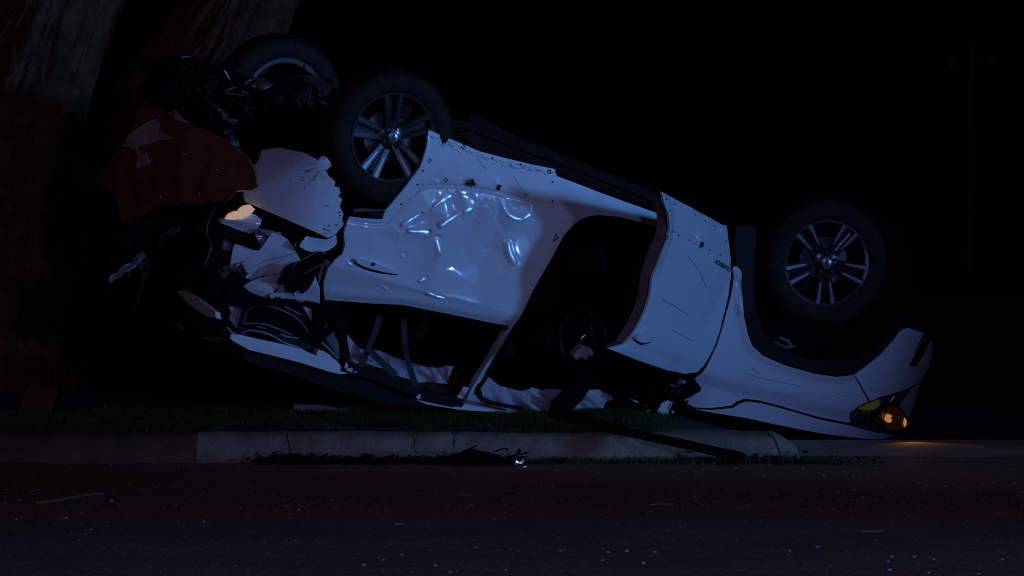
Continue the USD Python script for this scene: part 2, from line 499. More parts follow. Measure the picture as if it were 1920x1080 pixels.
def moved(mesh, m):
    mesh = tm(mesh).copy(); mesh.apply_transform(m)
    return mesh


def box_at(o, x, y, z, size):
    b = trimesh.creation.box(size)
    return moved(b, frame_matrix(o, x, y, z))


# ================================================================== setting
def sheet(x0, x1, y0, y1, z, nx=2, ny=2, zf=None):
    xs, ys = np.linspace(x0, x1, nx), np.linspace(y0, y1, ny)
    X, Y = np.meshgrid(xs, ys, indexing='ij')
    Z = np.full_like(X, z) if zf is None else z + zf(X, Y)
    v = np.stack([X, Y, Z], -1).reshape(-1, 3)
    i, j = np.meshgrid(np.arange(nx - 1), np.arange(ny - 1), indexing='ij')
    q = np.stack([i * ny + j, (i + 1) * ny + j, (i + 1) * ny + j + 1, i * ny + j + 1], -1).reshape(-1, 4)
    return trimesh.Trimesh(v, np.vstack([q[:, [0, 1, 2]], q[:, [0, 2, 3]]]), process=False)


KERB_Y = -2.80
def uneven(X, Y):
    return 0.012 * (meshkit.fbm(np.stack([X * .9, Y * .5, X * 0], -1), 3, 3) - .5)

structure('ground', sheet(-400, 400, -2.30, 900, -0.085), 'soil')
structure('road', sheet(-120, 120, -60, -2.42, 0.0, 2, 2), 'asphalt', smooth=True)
# the raised verge behind the kerb
vx1 = 1.15
verge = sheet(-14, vx1, KERB_Y + .20, 2.6, 0.128, 120, 40, lambda X, Y: uneven(X, Y) * 1.5 - 0.10 * np.clip((X - .55) / .6, 0, 1) ** 2)
structure('verge', verge, 'soil', smooth=True)
structure('driveway', sheet(1.0, 12, -2.44, -0.62, 0.006, 60, 20, lambda X, Y: uneven(X, Y) - 0.035 * np.clip((Y + 2.44) / 1.6, 0, 1)), 'pale_dirt', smooth=True)


def kerb_piece(px0, px1, seed, end=False):
    x0, x1 = on_ground(px0, 862, 0)[0] + .0004, on_ground(px1, 862, 0)[0] - .0004
    prof = np.array([[-.03, -.05], [-.045, .010], [-.018, .050], [.012, .092], [.040, .118], [.075, .133], [.15, .140], [.22, .139], [.22, -.05]])
    n = max(6, int((x1 - x0) / .02))
    xs = np.linspace(x0, x1, n)
    v = []
    for k, x in enumerate(xs):
        e = np.clip((x1 - x) / .13, 0, 1) if end else 1.0
        q = prof.copy()
        q[:, 1] = np.where(q[:, 1] > 0, q[:, 1] * (e ** .45 if end else 1), q[:, 1])
        nz = (meshkit.fbm(np.stack([np.full(len(q), x * 6), q[:, 0] * 14, q[:, 1] * 14], -1), 4, seed) - .5) + 1.1 * (meshkit.fbm(np.stack([np.full(len(q), x * 1.7), q[:, 0] * 3, q[:, 1] * 3], -1), 2, 77) - .5)
        edge = min(x - x0, x1 - x)
        chip = -.0015 * math.exp(-(edge / .010) ** 2)
        v.append(np.stack([np.full(len(q), x), KERB_Y + q[:, 0] - nz * .030 - chip, q[:, 1] + np.where(q[:, 1] > .02, nz * .020 + chip * .6, 0)], -1))
    m = len(prof)
    f = []
    for i in range(n - 1):
        for j in range(m):
            a = [i * m + j, i * m + (j + 1) % m, (i + 1) * m + (j + 1) % m, (i + 1) * m + j]
            f += [[a[0], a[2], a[1]], [a[0], a[3], a[2]]]
    v = np.vstack(v)
    c0, c1 = len(v), len(v) + 1
    v = np.vstack([v, v[:m].mean(0), v[(n - 1) * m:n * m].mean(0)])
    for j in range(m):
        f += [[c0, j, (j + 1) % m], [c1, (n - 1) * m + (j + 1) % m, (n - 1) * m + j]]
    t = trimesh.Trimesh(v, np.array(f), process=False)
    return t


kerb = '/World/kerb'
UsdGeom.Xform.Define(stage, kerb)
custom(stage.GetPrimAtPath(kerb), kind='structure')
for i, (a, b) in enumerate([(-2200, -1200), (-1200, -420), (-420, 374)]):
    part(kerb, 'kerb_stone', kerb_piece(a, b, 5), 'red_kerb', 40, label='dark reddish kerb stone left of the pale ones' if i == 2 else None)
for i, (a, b, e) in enumerate([(374, 548, 0), (548, 782, 0), (782, 1499, 1)]):
    part(kerb, 'kerb_stone', kerb_piece(a, b, 5, e), 'concrete', 40)

dx = at_depth(0, 780, 25.0)[0]
structure('dirt_patch', sheet(-4.5, dx + .42, 23.9 - 26, 25.1 - 26, .140, 60, 30, lambda X, Y: uneven(X, Y) * 1.5 - .03 * np.clip((X - dx) / .42, 0, 1) ** 2), 'concrete', smooth=True)

krng = np.random.default_rng(5)


def kerb_face(px, t):
    x = on_ground(px, 862, 0)[0]
    y, z = np.interp(t, [0, .25, .5, .75, 1], [-.040, -.012, .018, .046, .085]), np.interp(t, [0, .25, .5, .75, 1], [.012, .056, .098, .123, .136])
    n_ = (meshkit.fbm(np.array([[x * 6, y * 14, z * 14]]), 4, 5)[0] - .5) + 1.1 * (meshkit.fbm(np.array([[x * 1.7, y * 3, z * 3]]), 2, 77)[0] - .5)
    return np.array([x, KERB_Y + y - n_ * .030 - .0015, z + (n_ * .020 if z > .02 else 0) + .0015])


for pxs in ([543, 541, 546, 551], [776, 779, 778, 785], [1440, 1448, 1456, 1460], [858, 853, 847]):
    part(kerb, 'crack', tube([kerb_face(p + krng.normal(0, .8), t) for p, t in zip(np.interp(np.linspace(0, 1, 9), np.linspace(0, 1, len(pxs)), pxs), np.linspace(1, .05, 9))], [.003, .0026, .0022, .002, .0024, .0028, .002, .002, .0014], 5), 'leaf_litter')
# grass on the verge
def blades(xs, ys, zs, hmin, hmax, wid, lean=.6):
    n = len(xs)
    a = rng.uniform(0, 2 * np.pi, n); h = rng.uniform(hmin, hmax, n)
    w = wid * rng.uniform(.6, 1.3, n); l = rng.uniform(.1, lean, n) * h
    d = np.stack([np.cos(a), np.sin(a), 0 * a], -1); s = np.stack([-np.sin(a), np.cos(a), 0 * a], -1)
    p = np.stack([xs, ys, zs], -1)
    up = np.array([0, 0, 1.0])
    b0, b1 = p - s * w[:, None], p + s * w[:, None]
    mid = p + up * (h * .6)[:, None] + d * (l * .35)[:, None]
    m0, m1 = mid - s * (w * .75)[:, None], mid + s * (w * .75)[:, None]
    tip = p + up * h[:, None] + d * l[:, None]
    v = np.stack([b0, b1, m0, m1, tip], 1).reshape(-1, 3)
    k = np.arange(n)[:, None] * 5
    f = np.concatenate([k + np.array([[0, 1, 3]]), k + np.array([[0, 3, 2]]), k + np.array([[2, 3, 4]])], 0)
    return trimesh.Trimesh(v, f, process=False)


ng = 130000
gx_ = rng.uniform(-4.2, 1.05, ng)
gx, gy = gx_, KERB_Y + .10 + .09 * meshkit.noise(np.stack([gx_ * 3.1, gx_ * 0, gx_ * 0], -1), 4) + 2.3 * rng.random(ng) ** 1.5
dens = meshkit.fbm(np.stack([gx * 1.6, gy * 1.6, gx * 0], -1), 3, 9)
back = on_ground(0, 771, .14)[1]
keep = (dens > .34) & (gx < .92 - .35 * rng.random(ng)) & ~((gx < -2.2) & (gy > back - .5) & (dens < .62))
gx, gy = gx[keep], gy[keep]
gz = np.where(gy < KERB_Y + .2, .010, 0) + 0.124 + 1.5 * uneven(gx, gy) - 0.10 * np.clip((gx - .55) / .6, 0, 1) ** 2
part('/World', 'grass', blades(gx, gy, gz, .012, .036, .0020, 1.1), 'grass', False, kind='stuff')
custom(stage.GetPrimAtPath('/World/grass'), label='short dark grass on the verge behind the kerb', category='grass')
# weeds and leaf litter at the foot of the kerb
wx = np.concatenate([rng.normal(on_ground(c, 870)[0], s, n) for c, s, n in ((1050, .08, 420), (1170, .10, 260), (1330, .16, 700), (1400, .10, 400), (1500, .12, 240), (548, .05, 160), (782, .05, 160))])
wy = KERB_Y - .06 - np.abs(rng.normal(0, .045, len(wx)))
single('weeds', blades(wx, wy, np.full(len(wx), .0), .012, .045, .0022, 1.3), 'weed', 'low green weeds along the foot of the pale kerb', 'weeds', False, kind='stuff')
# leaf litter: little curled flakes
nl = 2600
lx = np.concatenate([rng.uniform(on_ground(480, 868)[0], on_ground(985, 868)[0], nl - 700), rng.normal(on_ground(1450, 868)[0], .22, 400), rng.normal(on_ground(560, 868)[0], .12, 300)])
ly = KERB_Y - .035 - np.abs(rng.normal(0, .055, nl))
lz = np.abs(rng.normal(0, .016, nl)) * np.clip(1.4 - np.abs(ly - KERB_Y) / .12, .05, 1.3) + .003
fl = []
a = rng.uniform(0, 6.28, nl); sz = rng.uniform(.008, .026, nl); tl = rng.uniform(-.9, .9, nl)
d1 = np.stack([np.cos(a), np.sin(a) * np.cos(tl), np.sin(tl)], -1) * sz[:, None]
d2 = np.stack([-np.sin(a), np.cos(a), rng.uniform(-.5, .5, nl)], -1) * (sz * .5)[:, None]
pc = np.stack([lx, ly, lz], -1)
lv = np.stack([pc - d1, pc + d2, pc + d1, pc - d2, pc + np.array([0, 0, .004])], 1).reshape(-1, 3)
k = np.arange(nl)[:, None] * 5
lf = np.concatenate([k + np.array([[i, (i + 1) % 4, 4]]) for i in range(4)], 0)
single('leaf_litter', trimesh.Trimesh(lv, lf, process=False), 'leaf_litter', 'dark leaf litter heaped along the foot of the kerb', 'litter', False, kind='stuff')
# grit on the road
nb = 4200
bx, by = rng.uniform(-3.2, 3.2, nb), -18 + 15 * rng.random(nb) ** .8
by[:900] = rng.normal(-5.3, .45, 900)
keep = np.abs(bx) < (by + 26) * .112
bx, by = bx[keep], by[keep]
ico = trimesh.creation.icosphere(0, 1.0)
r = .0012 + .0040 * rng.random(len(bx)) ** 2.5
gv = (ico.vertices[None] * r[:, None, None] * np.array([1.3, 1, .7]) + np.stack([bx, by, r * .4], -1)[:, None]).reshape(-1, 3)
gf = (ico.faces[None] + np.arange(len(bx))[:, None, None] * len(ico.vertices)).reshape(-1, 3)
single('road_grit', trimesh.Trimesh(gv, gf, process=False), 'twig', 'fine pale grit scattered over the asphalt', 'grit', False, kind='stuff')

# ------------------------------------------------------------------ dark wood behind, lamp post
def wood(n, x0, x1, y0, y1, z0, z1, size, seed):
    g = np.random.default_rng(seed)
    p = np.stack([g.uniform(x0, x1, n), g.uniform(y0, y1, n), g.uniform(z0, z1, n)], -1)
    top = z1 * (.55 + .45 * meshkit.fbm(np.stack([p[:, 0] * .12, p[:, 0] * 0, p[:, 1] * .05], -1), 3, seed))
    p = p[p[:, 2] < top]
    n = len(p)
    a = g.normal(size=(n, 3)); a /= np.linalg.norm(a, axis=1, keepdims=True)
    b = np.cross(a, g.normal(size=(n, 3))); b /= np.linalg.norm(b, axis=1, keepdims=True)
    s = size * g.uniform(.5, 1.3, n)[:, None]
    v = np.stack([p - a * s, p + b * s * .5, p + a * s, p - b * s * .5], 1).reshape(-1, 3)
    k = np.arange(n)[:, None] * 4
    return trimesh.Trimesh(v, np.concatenate([k + np.array([[0, 1, 2]]), k + np.array([[0, 2, 3]])], 0), process=False)


single('woodland', wood(60000, -60, 60, 62, 76, 0, 16, .55, 4), 'dark_foliage', 'dark woodland far behind the overturned car', 'woodland', False, kind='stuff')

lp = at_depth(1815, 270, 56.0)
lamp_post = thing('lamp_post', 'thin lamp post with a short crossarm far behind at upper right', 'lamp post', (lp[0], 30.0, -0.08))
def q(px, py): return at_depth(px, py, 56.0)
part(lamp_post, 'pole', tube([[q(1816, 300)[0], 30, -.08], q(1816, 300), q(1819, 180), q(1823, 80)], [.045, .045, .035, .03], 10), 'pole_paint')
part(lamp_post, 'crossarm', tube([q(1775, 122), q(1862, 118)], .022, 8), 'pole_paint')
for cx, cy in ((1780, 118), (1862, 115)):
    part(lamp_post, 'lamp_head', box_at(q(cx, cy), RTV, FWD, np.array([0, 0, 1.]), (.09, .09, .11)), 'pole_paint')

# ------------------------------------------------------------------ tree
def bark_limb(ctr, rad, seed, na=220, nl=320, furrow=.055):
    ctr = smooth_line(np.asarray(ctr, float), 3); rad = smooth_line(np.asarray(rad, float)[:, None], 3)[:, 0]
    L = np.concatenate([[0], np.cumsum(np.linalg.norm(np.diff(ctr, axis=0), axis=1))])
    u = np.linspace(0, L[-1], nl)
    c = np.stack([np.interp(u, L, ctr[:, k]) for k in range(3)], -1); r = np.interp(u, L, rad)
    t = np.gradient(c, axis=0); t /= np.linalg.norm(t, axis=1, keepdims=True)
    x = np.cross(t, [0, 1.0, 0.1]); x /= np.linalg.norm(x, axis=1, keepdims=True); y = np.cross(t, x)
    th = np.arange(na) * 2 * np.pi / na
    T, Uu = np.meshgrid(th, u)
    P = np.stack([np.cos(T) * 1.0, np.sin(T) * 1.0, Uu * .55], -1)
    lump = meshkit.fbm(P * 1.1, 3, seed) - .5
    warp = meshkit.fbm(P * 2.0, 2, seed + 5) * .5
    fine = meshkit.fbm(np.stack([np.cos(T + warp) * 9, np.sin(T + warp) * 9, Uu * 1.5], -1), 3, seed + 11)
    ridged = 1 - np.abs(2 * fine - 1)
    rr = r[:, None] * (1 + .55 * lump) + furrow * (ridged - .6) + .018 * (meshkit.fbm(np.stack([np.cos(T) * 30, np.sin(T) * 30, Uu * 9], -1), 2, seed + 30) - .5)
    v = c[:, None] + rr[..., None] * (np.cos(T)[..., None] * x[:, None] + np.sin(T)[..., None] * y[:, None])
    v = v.reshape(-1, 3)
    i, j = np.meshgrid(np.arange(nl - 1), np.arange(na), indexing='ij')
    qd = np.stack([i * na + j, i * na + (j + 1) % na, (i + 1) * na + (j + 1) % na, (i + 1) * na + j], -1).reshape(-1, 4)
    return trimesh.Trimesh(v, np.vstack([qd[:, [0, 1, 2]], qd[:, [0, 2, 3]]]), process=False)


D = 27.0
tp = lambda px, py, dep=D: at_depth(px, py, dep)  # noqa: E731
tree = thing('leaning_tree', 'huge old tree with furrowed bark that forks above the car tail', 'tree', tp(60, 790, 27.2))
part(tree, 'trunk', bark_limb([tp(-90, 880, 27.6), tp(-60, 640, 27.6), tp(-40, 430, 27.6), tp(10, 250, 27.5), tp(90, 60, 27.3), tp(160, -140, 27.3), tp(230, -700, 27.3), tp(250, -1500, 27.3)], [.74, .56, .46, .40, .31, .27, .24, .16], 3, furrow=.085), 'bark', True)
part(tree, 'limb', bark_limb([tp(30, 600, 28.0), tp(170, 360, 27.9), tp(300, 220, 27.6), tp(415, 80, 27.2), tp(500, -80, 27.1), tp(640, -500, 27.2), tp(760, -1100, 27.2)], [.36, .34, .33, .30, .27, .22, .15], 8, furrow=.075), 'bark', True)

# ------------------------------------------------------------------ loose things around the wreck
def shard(px, dep, th, lean=0.0, sm=0):
    """A broken flat piece standing at depth dep."""
    n = unit([math.sin(.3), -math.cos(.3), lean])
    fr = Frame(at_depth(px[0][0], px[0][1], dep), unit(np.cross([0, 0, 1.], -n)) * -1, np.cross(-n, unit(np.cross([0, 0, 1.], -n))), n)
    e1 = unit(np.cross([0, 0, 1.0], n)); e2 = np.cross(n, e1)
    fr = Frame(at_depth(px[0][0], px[0][1], dep), e1, e2, n)
    return panel(fr, px, th=th, res=.03, sm=sm, disp=lambda a, b: .02 * (meshkit.fbm(np.stack([a * 7, b * 7, a * 0], -1), 3, 2) - .5))


single('broken_panel', shard([(59, 713), (70, 722), (82, 728), (111, 731), (107, 742), (102, 751), (96, 772), (35, 772), (43, 743), (51, 729)], 25.15, .006), 'orange_plastic',
       'reddish brown torn panel standing by the tree at far left', 'debris')
bl, br = on_ground(551, 771, .135), on_ground(1000, 771, .135)
m = trimesh.creation.box((br[0] - bl[0], .09, .046)); m.apply_translation([(bl[0] + br[0]) / 2, bl[1] + .05, .135 + .012])
v = m.subdivide().subdivide().subdivide()
v.vertices[:, 2] += .006 * (meshkit.fbm(v.vertices * 9, 3, 4) - .5)
single('pale_board', v, 'wood_pale', 'long pale board lying flat on the grass beneath the car roof', 'board', 20)

# the long dark trim strip that hangs out of the front door opening onto the kerb
top = np.array([[1033, 757], [1048, 761], [1062, 766], [1135, 789], [1202, 808], [1280, 823], [1345, 838], [1388, 846], [1395, 851], [1395, 862], [1391, 866], [1379, 865], [1332, 853], [1280, 841], [1176, 818], [1098, 802], [1032, 784], [1029, 770]])
sa, sb = at_depth(1033, 770, 23.50), at_depth(1392, 858, 22.72)
d = unit(sb - sa); n = unit(np.cross(d, [0, 0, 1.0]))
n = n if n[1] < 0 else -n
n = unit(n + np.array([0, 0, .25]))
n = unit(n - d * (n @ d))
STR = Frame(sa, d, np.cross(n, d), n)
single('door_trim_strip', panel(STR, top, th=.022, res=.05, disp=lambda a, b: .004 * np.sin(a * 3)), 'gloss_strip',
       'long dark plastic strip leaning from the door opening down to the kerb', 'trim strip')
# torn black wheel liner by the kerb with splinters
lin = [(800, 866), (830, 857), (862, 848), (885, 841), (905, 846), (925, 850), (950, 862), (965, 872), (930, 875), (850, 874)]
ll = on_ground(880, 873, 0)
fr = Frame(ll, RTV, np.array([0, .25, .97]), unit([0, -.97, .25]))
torn = thing('torn_wheel_liner', 'crumpled black plastic wheel liner at the foot of the kerb', 'debris', ll)
part(torn, 'sheet', panel(fr, lin, th=.003, res=.015, disp=lambda a, b: .06 * (meshkit.fbm(np.stack([a * 9, b * 14, a * 0], -1), 4, 21) - .5)), 'void_black')
for pts in ([(870, 846), (888, 838), (893, 836)], [(930, 862), (965, 853), (991, 848)], [(925, 848), (940, 842), (952, 841), (951, 846)], [(560, 868), (640, 866), (720, 869)]):
    part(torn, 'splinter', tube([fr.pt(x, y, .02) for x, y in pts], .004, 5), 'void_black')
# chrome scrap
sc = on_ground(976, 876, 0)
fr2 = Frame(sc, RTV, np.array([0, .3, .95]), unit([0.15, -.95, .3]))
single('chrome_scrap', panel(fr2, [(961, 863), (984, 862), (990, 870), (989, 877), (967, 878), (963, 871)], th=.004, res=.006, disp=lambda a, b: .02 * (meshkit.fbm(np.stack([a * 60, b * 60, a * 0], -1), 3, 5) - .5)), 'chrome',
       'small crumpled scrap of bright metal beside the black liner', 'metal scrap')
# twigs and skid-like pale splinters on the road
for i, (pts, r, lab) in enumerate([
        ([(70, 943), (110, 938), (150, 930), (192, 925)], .006, 'long pale splinter lying on the road at lower left'),
        ([(58, 921), (74, 918)], .004, 'short pale twig just above the long splinter at lower left'),
        ([(1613, 996), (1650, 996), (1659, 995)], .004, 'thin pale twig on the road below the car headlight'),
        ([(1218, 946), (1240, 945), (1262, 946)], .003, 'thin pale twig on the road in front of the dark strip'),
        ([(1865, 967), (1878, 964), (1890, 963)], .003, 'pale twig on the road at the far right edge'),
        ([(940, 1026), (950, 1027), (957, 1029)], .004, 'stubby pale chip of wood low in the middle of the road'),
        ([(740, 982), (757, 982)], .004, 'small pale chip of wood on the road left of centre')]):
    single('twig', tube([on_ground(x, y, r) for x, y in pts], r, 6), 'twig', lab, 'twig')
# bits of window glass that glint on the asphalt
bits = [(1534, 1027, 5), (1672, 1046, 5), (1714, 1046, 5), (1665, 1054, 4), (1668, 1071, 6), (1751, 1050, 4), (1175, 1035, 6), (1140, 1037, 5), (1228, 1037, 5), (1206, 1058, 6), (1130, 1052, 4), (753, 1042, 4), (718, 1051, 4), (682, 1061, 5),
        (816, 1062, 5), (1051, 1034, 4), (1880, 1050, 4), (1835, 1077, 4), (1742, 1075, 4), (209, 941, 4), (31, 975, 4), (124, 973, 4), (382, 979, 4), (171, 994, 4), (892, 1028, 4), (1276, 989, 3), (1480, 1034, 4), (560, 957, 3), (948, 1070, 4), (844, 1074, 5)]
for i, (x, y, s) in enumerate(bits):
    p = on_ground(x, y, 0)
    rr = s * .5 * (p[1] + 26) / F * 1.25
    b = trimesh.creation.icosphere(1, rr)
    b.vertices *= 1 + .35 * (rng.random((len(b.vertices), 1)) - .5)
    b.vertices *= np.array([1.2, 1, .8])
    b.apply_translation(p + [0, 0, rr * .6])
    single('glass_fragment', b, 'glass_bit', 'tiny glinting crumb of broken window glass on the asphalt', 'glass', False, group='crumbs of window glass on the road')

# ================================================================== the overturned car
CARBASE = C(900, 766, -.32)
car = thing('overturned_car', 'wrecked white sport utility car lying on its roof against the tree', 'car', CARBASE)


def poly_line(fr, pts, off=0.0, fixed=None):
    return [fr.st(x, y, off, fixed) for x, y in pts]


# ---- rear side door (the whole battered panel)
door_px = [(804, 244), (845, 261), (900, 284), (945, 296), (1000, 309), (1040, 317), (1045, 334), (1046, 360), (1050, 384), (1041, 440), (1017, 503), (988, 562), (962, 607), (954, 611), (910, 603), (872, 595), (809, 582), (752, 571), (702, 569), (660, 566),
           (610, 562), (607, 545), (608, 528), (616, 502), (629, 487), (642, 476), (647, 461), (645, 437), (652, 414), (656, 406), (690, 410), (717, 411), (722, 394), (756, 354), (787, 313), (798, 281)]
groove = poly_line(BODY, [(1048, 388), (1000, 377), (945, 364), (890, 353), (840, 348), (803, 349), (785, 356), (762, 377), (738, 404), (722, 419), (704, 421), (656, 414)])
arch = poly_line(BODY, [(798, 262), (790, 305), (762, 345), (735, 378), (724, 394)])
belt = poly_line(BODY, [(620, 548), (700, 556), (755, 559), (809, 570), (872, 583), (955, 598)])
creases = [([(727, 434), (767, 411), (806, 390), (832, 371), (858, 362), (880, 355)], .010, .012),
           ([(767, 432), (798, 434), (821, 423), (840, 412), (858, 402), (884, 392)], .016, .020),
           ([(806, 437), (820, 460), (821, 492), (813, 513), (785, 528)], .014, .020),
           ([(933, 368), (946, 393), (964, 408), (978, 410), (995, 400), (996, 384)], .012, .014),
           ([(950, 446), (955, 471), (965, 492), (978, 500)], .016, .018),
           ([(900, 352), (907, 377), (923, 395), (946, 432), (953, 453)], -.008, .012),
           ([(735, 531), (756, 537), (824, 556), (855, 558), (900, 570)], .009, .010),
           ([(1010, 380), (1000, 420), (1004, 455)], -.008, .018),
           ([(726, 436), (738, 428), (748, 436), (746, 450), (738, 454)], .009, .007),
           ([(847, 364), (860, 362), (868, 370), (862, 378)], .008, .007),
           ([(706, 536), (714, 530), (722, 540)], .007, .006),
           ([(648, 484), (656, 494), (662, 498)], .008, .006),
           ([(880, 392), (884, 402), (898, 414)], .010, .008),
           ([(960, 384), (972, 378), (974, 386)], .008, .007),
           ([(700, 540), (760, 560), (720, 552)], .004, .008)]
crng = np.random.default_rng(12)
for k in range(16):
    cx, cy = (crng.normal(900, 45), crng.normal(378, 16)) if k < 14 else (crng.uniform(740, 1010), crng.uniform(400, 545))
    an, ln = crng.uniform(.4, 1.9) if k < 14 else crng.uniform(-.6, 1.8), crng.uniform(8, 26)
    creases.append(([(cx - ln * math.cos(an), cy - ln * math.sin(an)), (cx + crng.normal(0, 4), cy + crng.normal(0, 4)), (cx + ln * math.cos(an), cy + ln * math.sin(an))], crng.choice([-1, 1]) * crng.uniform(.003, .008), crng.uniform(.006, .014)))
creases = [(poly_line(BODY, p), a, w) for p, a, w in creases]
bowl = [BODY.st(x, y) for x, y in ((860, 455), (770, 480), (905, 400), (985, 440), (700, 470))]


TIN = [(740, 405, 0), (803, 352, 0), (860, 350, 0), (910, 356, 0), (945, 366, 0), (1000, 379, 0), (1046, 390, 0), (650, 520, 0), (735, 531, .5), (820, 556, .7), (900, 572, .5), (960, 590, 0), (650, 470, 0), (660, 440, 0), (700, 425, 0), (1044, 430, 0), (1016, 500, 0), (985, 560, 0),
       (767, 432, 1.6), (806, 436, 2.0), (840, 412, 2.7), (879, 394, 1.2), (820, 462, 1.4), (821, 492, .7), (813, 513, .3), (785, 528, 0), (767, 411, .8), (806, 390, 1.3), (832, 371, .9), (800, 412, -.4), (775, 421, -.1), (850, 385, -.9), (870, 460, -4), (890, 430, -3.4), (900, 500, -3.4), (850, 500, -2.4),
       (925, 470, -3.6), (880, 530, -1.4), (903, 375, .6), (923, 395, .4), (946, 432, -.5), (953, 453, -.4), (957, 470, .8), (965, 492, 1.0), (978, 505, .4), (933, 372, .2), (946, 393, 1.0), (964, 408, 1.5), (978, 410, 1.3), (993, 400, .5), (965, 390, -1.3), (980, 385, -.9), (985, 440, -1.3), (1005, 420, .3), (1000, 460, -.3),
       (975, 450, -1.0), (930, 440, -2.1), (935, 400, -.9), (890, 400, -1.5), (740, 440, .7), (733, 450, -.4), (748, 455, -.4), (700, 470, .4), (690, 510, .2), (750, 490, -1.0), (780, 470, -1.1), (770, 510, -.8), (730, 515, -.3), (790, 450, -.7), (604, 240, 0), (604, 600, 0), (1060, 240, 0), (1000, 610, 0), (800, 600, 0), (700, 590, 0), (780, 340, 0), (900, 280, 0), (1040, 330, 0), (640, 400, 0)]
from scipy.interpolate import LinearNDInterpolator
_r = np.random.default_rng(3)
for k in range(46):
    TIN.append((_r.uniform(740, 1005), _r.uniform(395, 545), None))
_p = np.array([BODY.st(x, y) for x, y, _ in TIN])
_k = np.array([z is not None for _, _, z in TIN])
_z = np.array([0 if z is None else z for _, _, z in TIN], float) * .0068
_base = LinearNDInterpolator(_p[_k], _z[_k], fill_value=0.0)
_z[~_k] = _base(_p[~_k]) + _r.normal(0, .0016, (~_k).sum())
_tin = LinearNDInterpolator(_p, _z, fill_value=0.0)


def crumple(a, b):
    """Flat facets between creases, rounded over about a centimetre."""
    out = 0
    for r_, w_, n_ in ((0, .2, 1), (.006, .4, 6), (.013, .4, 8)):
        for k in range(n_):
            t_ = 2 * np.pi * k / n_
            out = out + w_ / n_ * _tin(a + r_ * math.cos(t_), b + r_ * math.sin(t_))
    return out


GLINTS = []          # small flats shaped to mirror the lamp as glints: (centre, slope, size)


def dents(a, b):
    h = .007 * (meshkit.fbm(np.stack([a * 3.2, b * 3.2, a * 0 + 2], -1), 3, 31) - .5) + crumple(a, b)
    for line, amp, w in creases:
        d, u = seg_dist(a, b, line)
        h += .40 * amp * np.exp(-d / w) * np.clip(np.minimum(u, 1 - u) * 6 + .15, 0, 1)
    d, _ = seg_dist(a, b, groove)
    h *= .25 + .75 * np.clip((-b - .02) / .16, 0, 1)
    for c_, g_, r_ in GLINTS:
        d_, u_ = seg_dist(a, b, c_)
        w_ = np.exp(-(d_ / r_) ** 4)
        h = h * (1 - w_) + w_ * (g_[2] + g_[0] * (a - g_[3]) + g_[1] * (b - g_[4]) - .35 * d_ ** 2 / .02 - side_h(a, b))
    h -= .007 * np.exp(-(d / .009) ** 2)
    d, _ = seg_dist(a, b, arch)
    h += .006 * np.exp(-(d / .012) ** 2)
    d, _ = seg_dist(a, b, belt)
    h += .010 * np.exp(-(d / .03) ** 2)
    return h


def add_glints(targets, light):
    """Flattens small patches of the dented metal; their slopes are aimed to mirror the lamp into the camera."""
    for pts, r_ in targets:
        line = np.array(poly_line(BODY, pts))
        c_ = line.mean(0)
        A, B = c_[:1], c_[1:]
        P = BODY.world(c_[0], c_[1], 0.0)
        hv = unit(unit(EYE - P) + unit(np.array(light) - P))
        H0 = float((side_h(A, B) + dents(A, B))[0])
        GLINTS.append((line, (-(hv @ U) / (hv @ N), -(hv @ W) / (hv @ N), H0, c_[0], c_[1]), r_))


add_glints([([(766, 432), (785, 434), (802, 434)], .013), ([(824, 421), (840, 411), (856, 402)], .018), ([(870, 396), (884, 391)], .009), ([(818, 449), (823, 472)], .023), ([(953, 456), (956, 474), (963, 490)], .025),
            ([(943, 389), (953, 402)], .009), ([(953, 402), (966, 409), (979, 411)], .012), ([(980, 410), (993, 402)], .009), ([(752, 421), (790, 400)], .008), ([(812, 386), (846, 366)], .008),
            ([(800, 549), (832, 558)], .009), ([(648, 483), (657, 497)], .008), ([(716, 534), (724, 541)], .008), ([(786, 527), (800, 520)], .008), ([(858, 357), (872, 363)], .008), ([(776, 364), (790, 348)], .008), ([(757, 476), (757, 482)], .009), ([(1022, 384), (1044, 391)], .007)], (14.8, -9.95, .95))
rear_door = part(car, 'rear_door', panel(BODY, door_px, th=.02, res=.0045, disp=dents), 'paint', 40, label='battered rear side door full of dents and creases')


def on_door(px, py, off):
    a, b = BODY.st(px, py)
    h = float(side_h(np.array([a]), np.array([b]))[0] + dents(np.array([a]), np.array([b]))[0])
    return BODY.world(a, b, h + off)


def door_frame_at(px, py, disp=dents):
    return on_door(px, py, 0)


def door_panel(px, off, th, res=.01, sm=0, disp=None):
    return panel(BODY, px, off=off, th=th, res=res, sm=sm, disp=(lambda a, b: dents(a, b) + (disp(a, b) if disp else 0)))


handle = part(rear_door, 'door_handle', door_panel([(664, 485), (686, 487), (728, 502), (748, 511), (745, 515), (709, 508), (673, 497)], .030, .030, .006, 2), 'paint_plain', 40)
part(rear_door, 'handle_recess_shade', door_panel([(662, 487), (672, 496), (706, 508), (745, 514), (747, 517), (705, 512), (670, 500)], .004, .002, .01, 1), 'satin_cladding')  # thin dark strip standing in for the shadow under the lever
part(rear_door, 'keyhole', moved(trimesh.creation.cylinder(.009, .006, sections=16), frame_matrix(on_door(695, 493, .034), U, W, N)), 'gloss_black')


def ring(c, r, mat='gloss_black', parent=rear_door, n=N, name='clip_hole'):
    x = unit(np.cross(n, [0, 0, 1.])); y = np.cross(n, x)
    t = trimesh.creation.torus(r, r * .32, 16, 8)
    return part(parent, name, moved(t, frame_matrix(c, x, y, n)), mat)


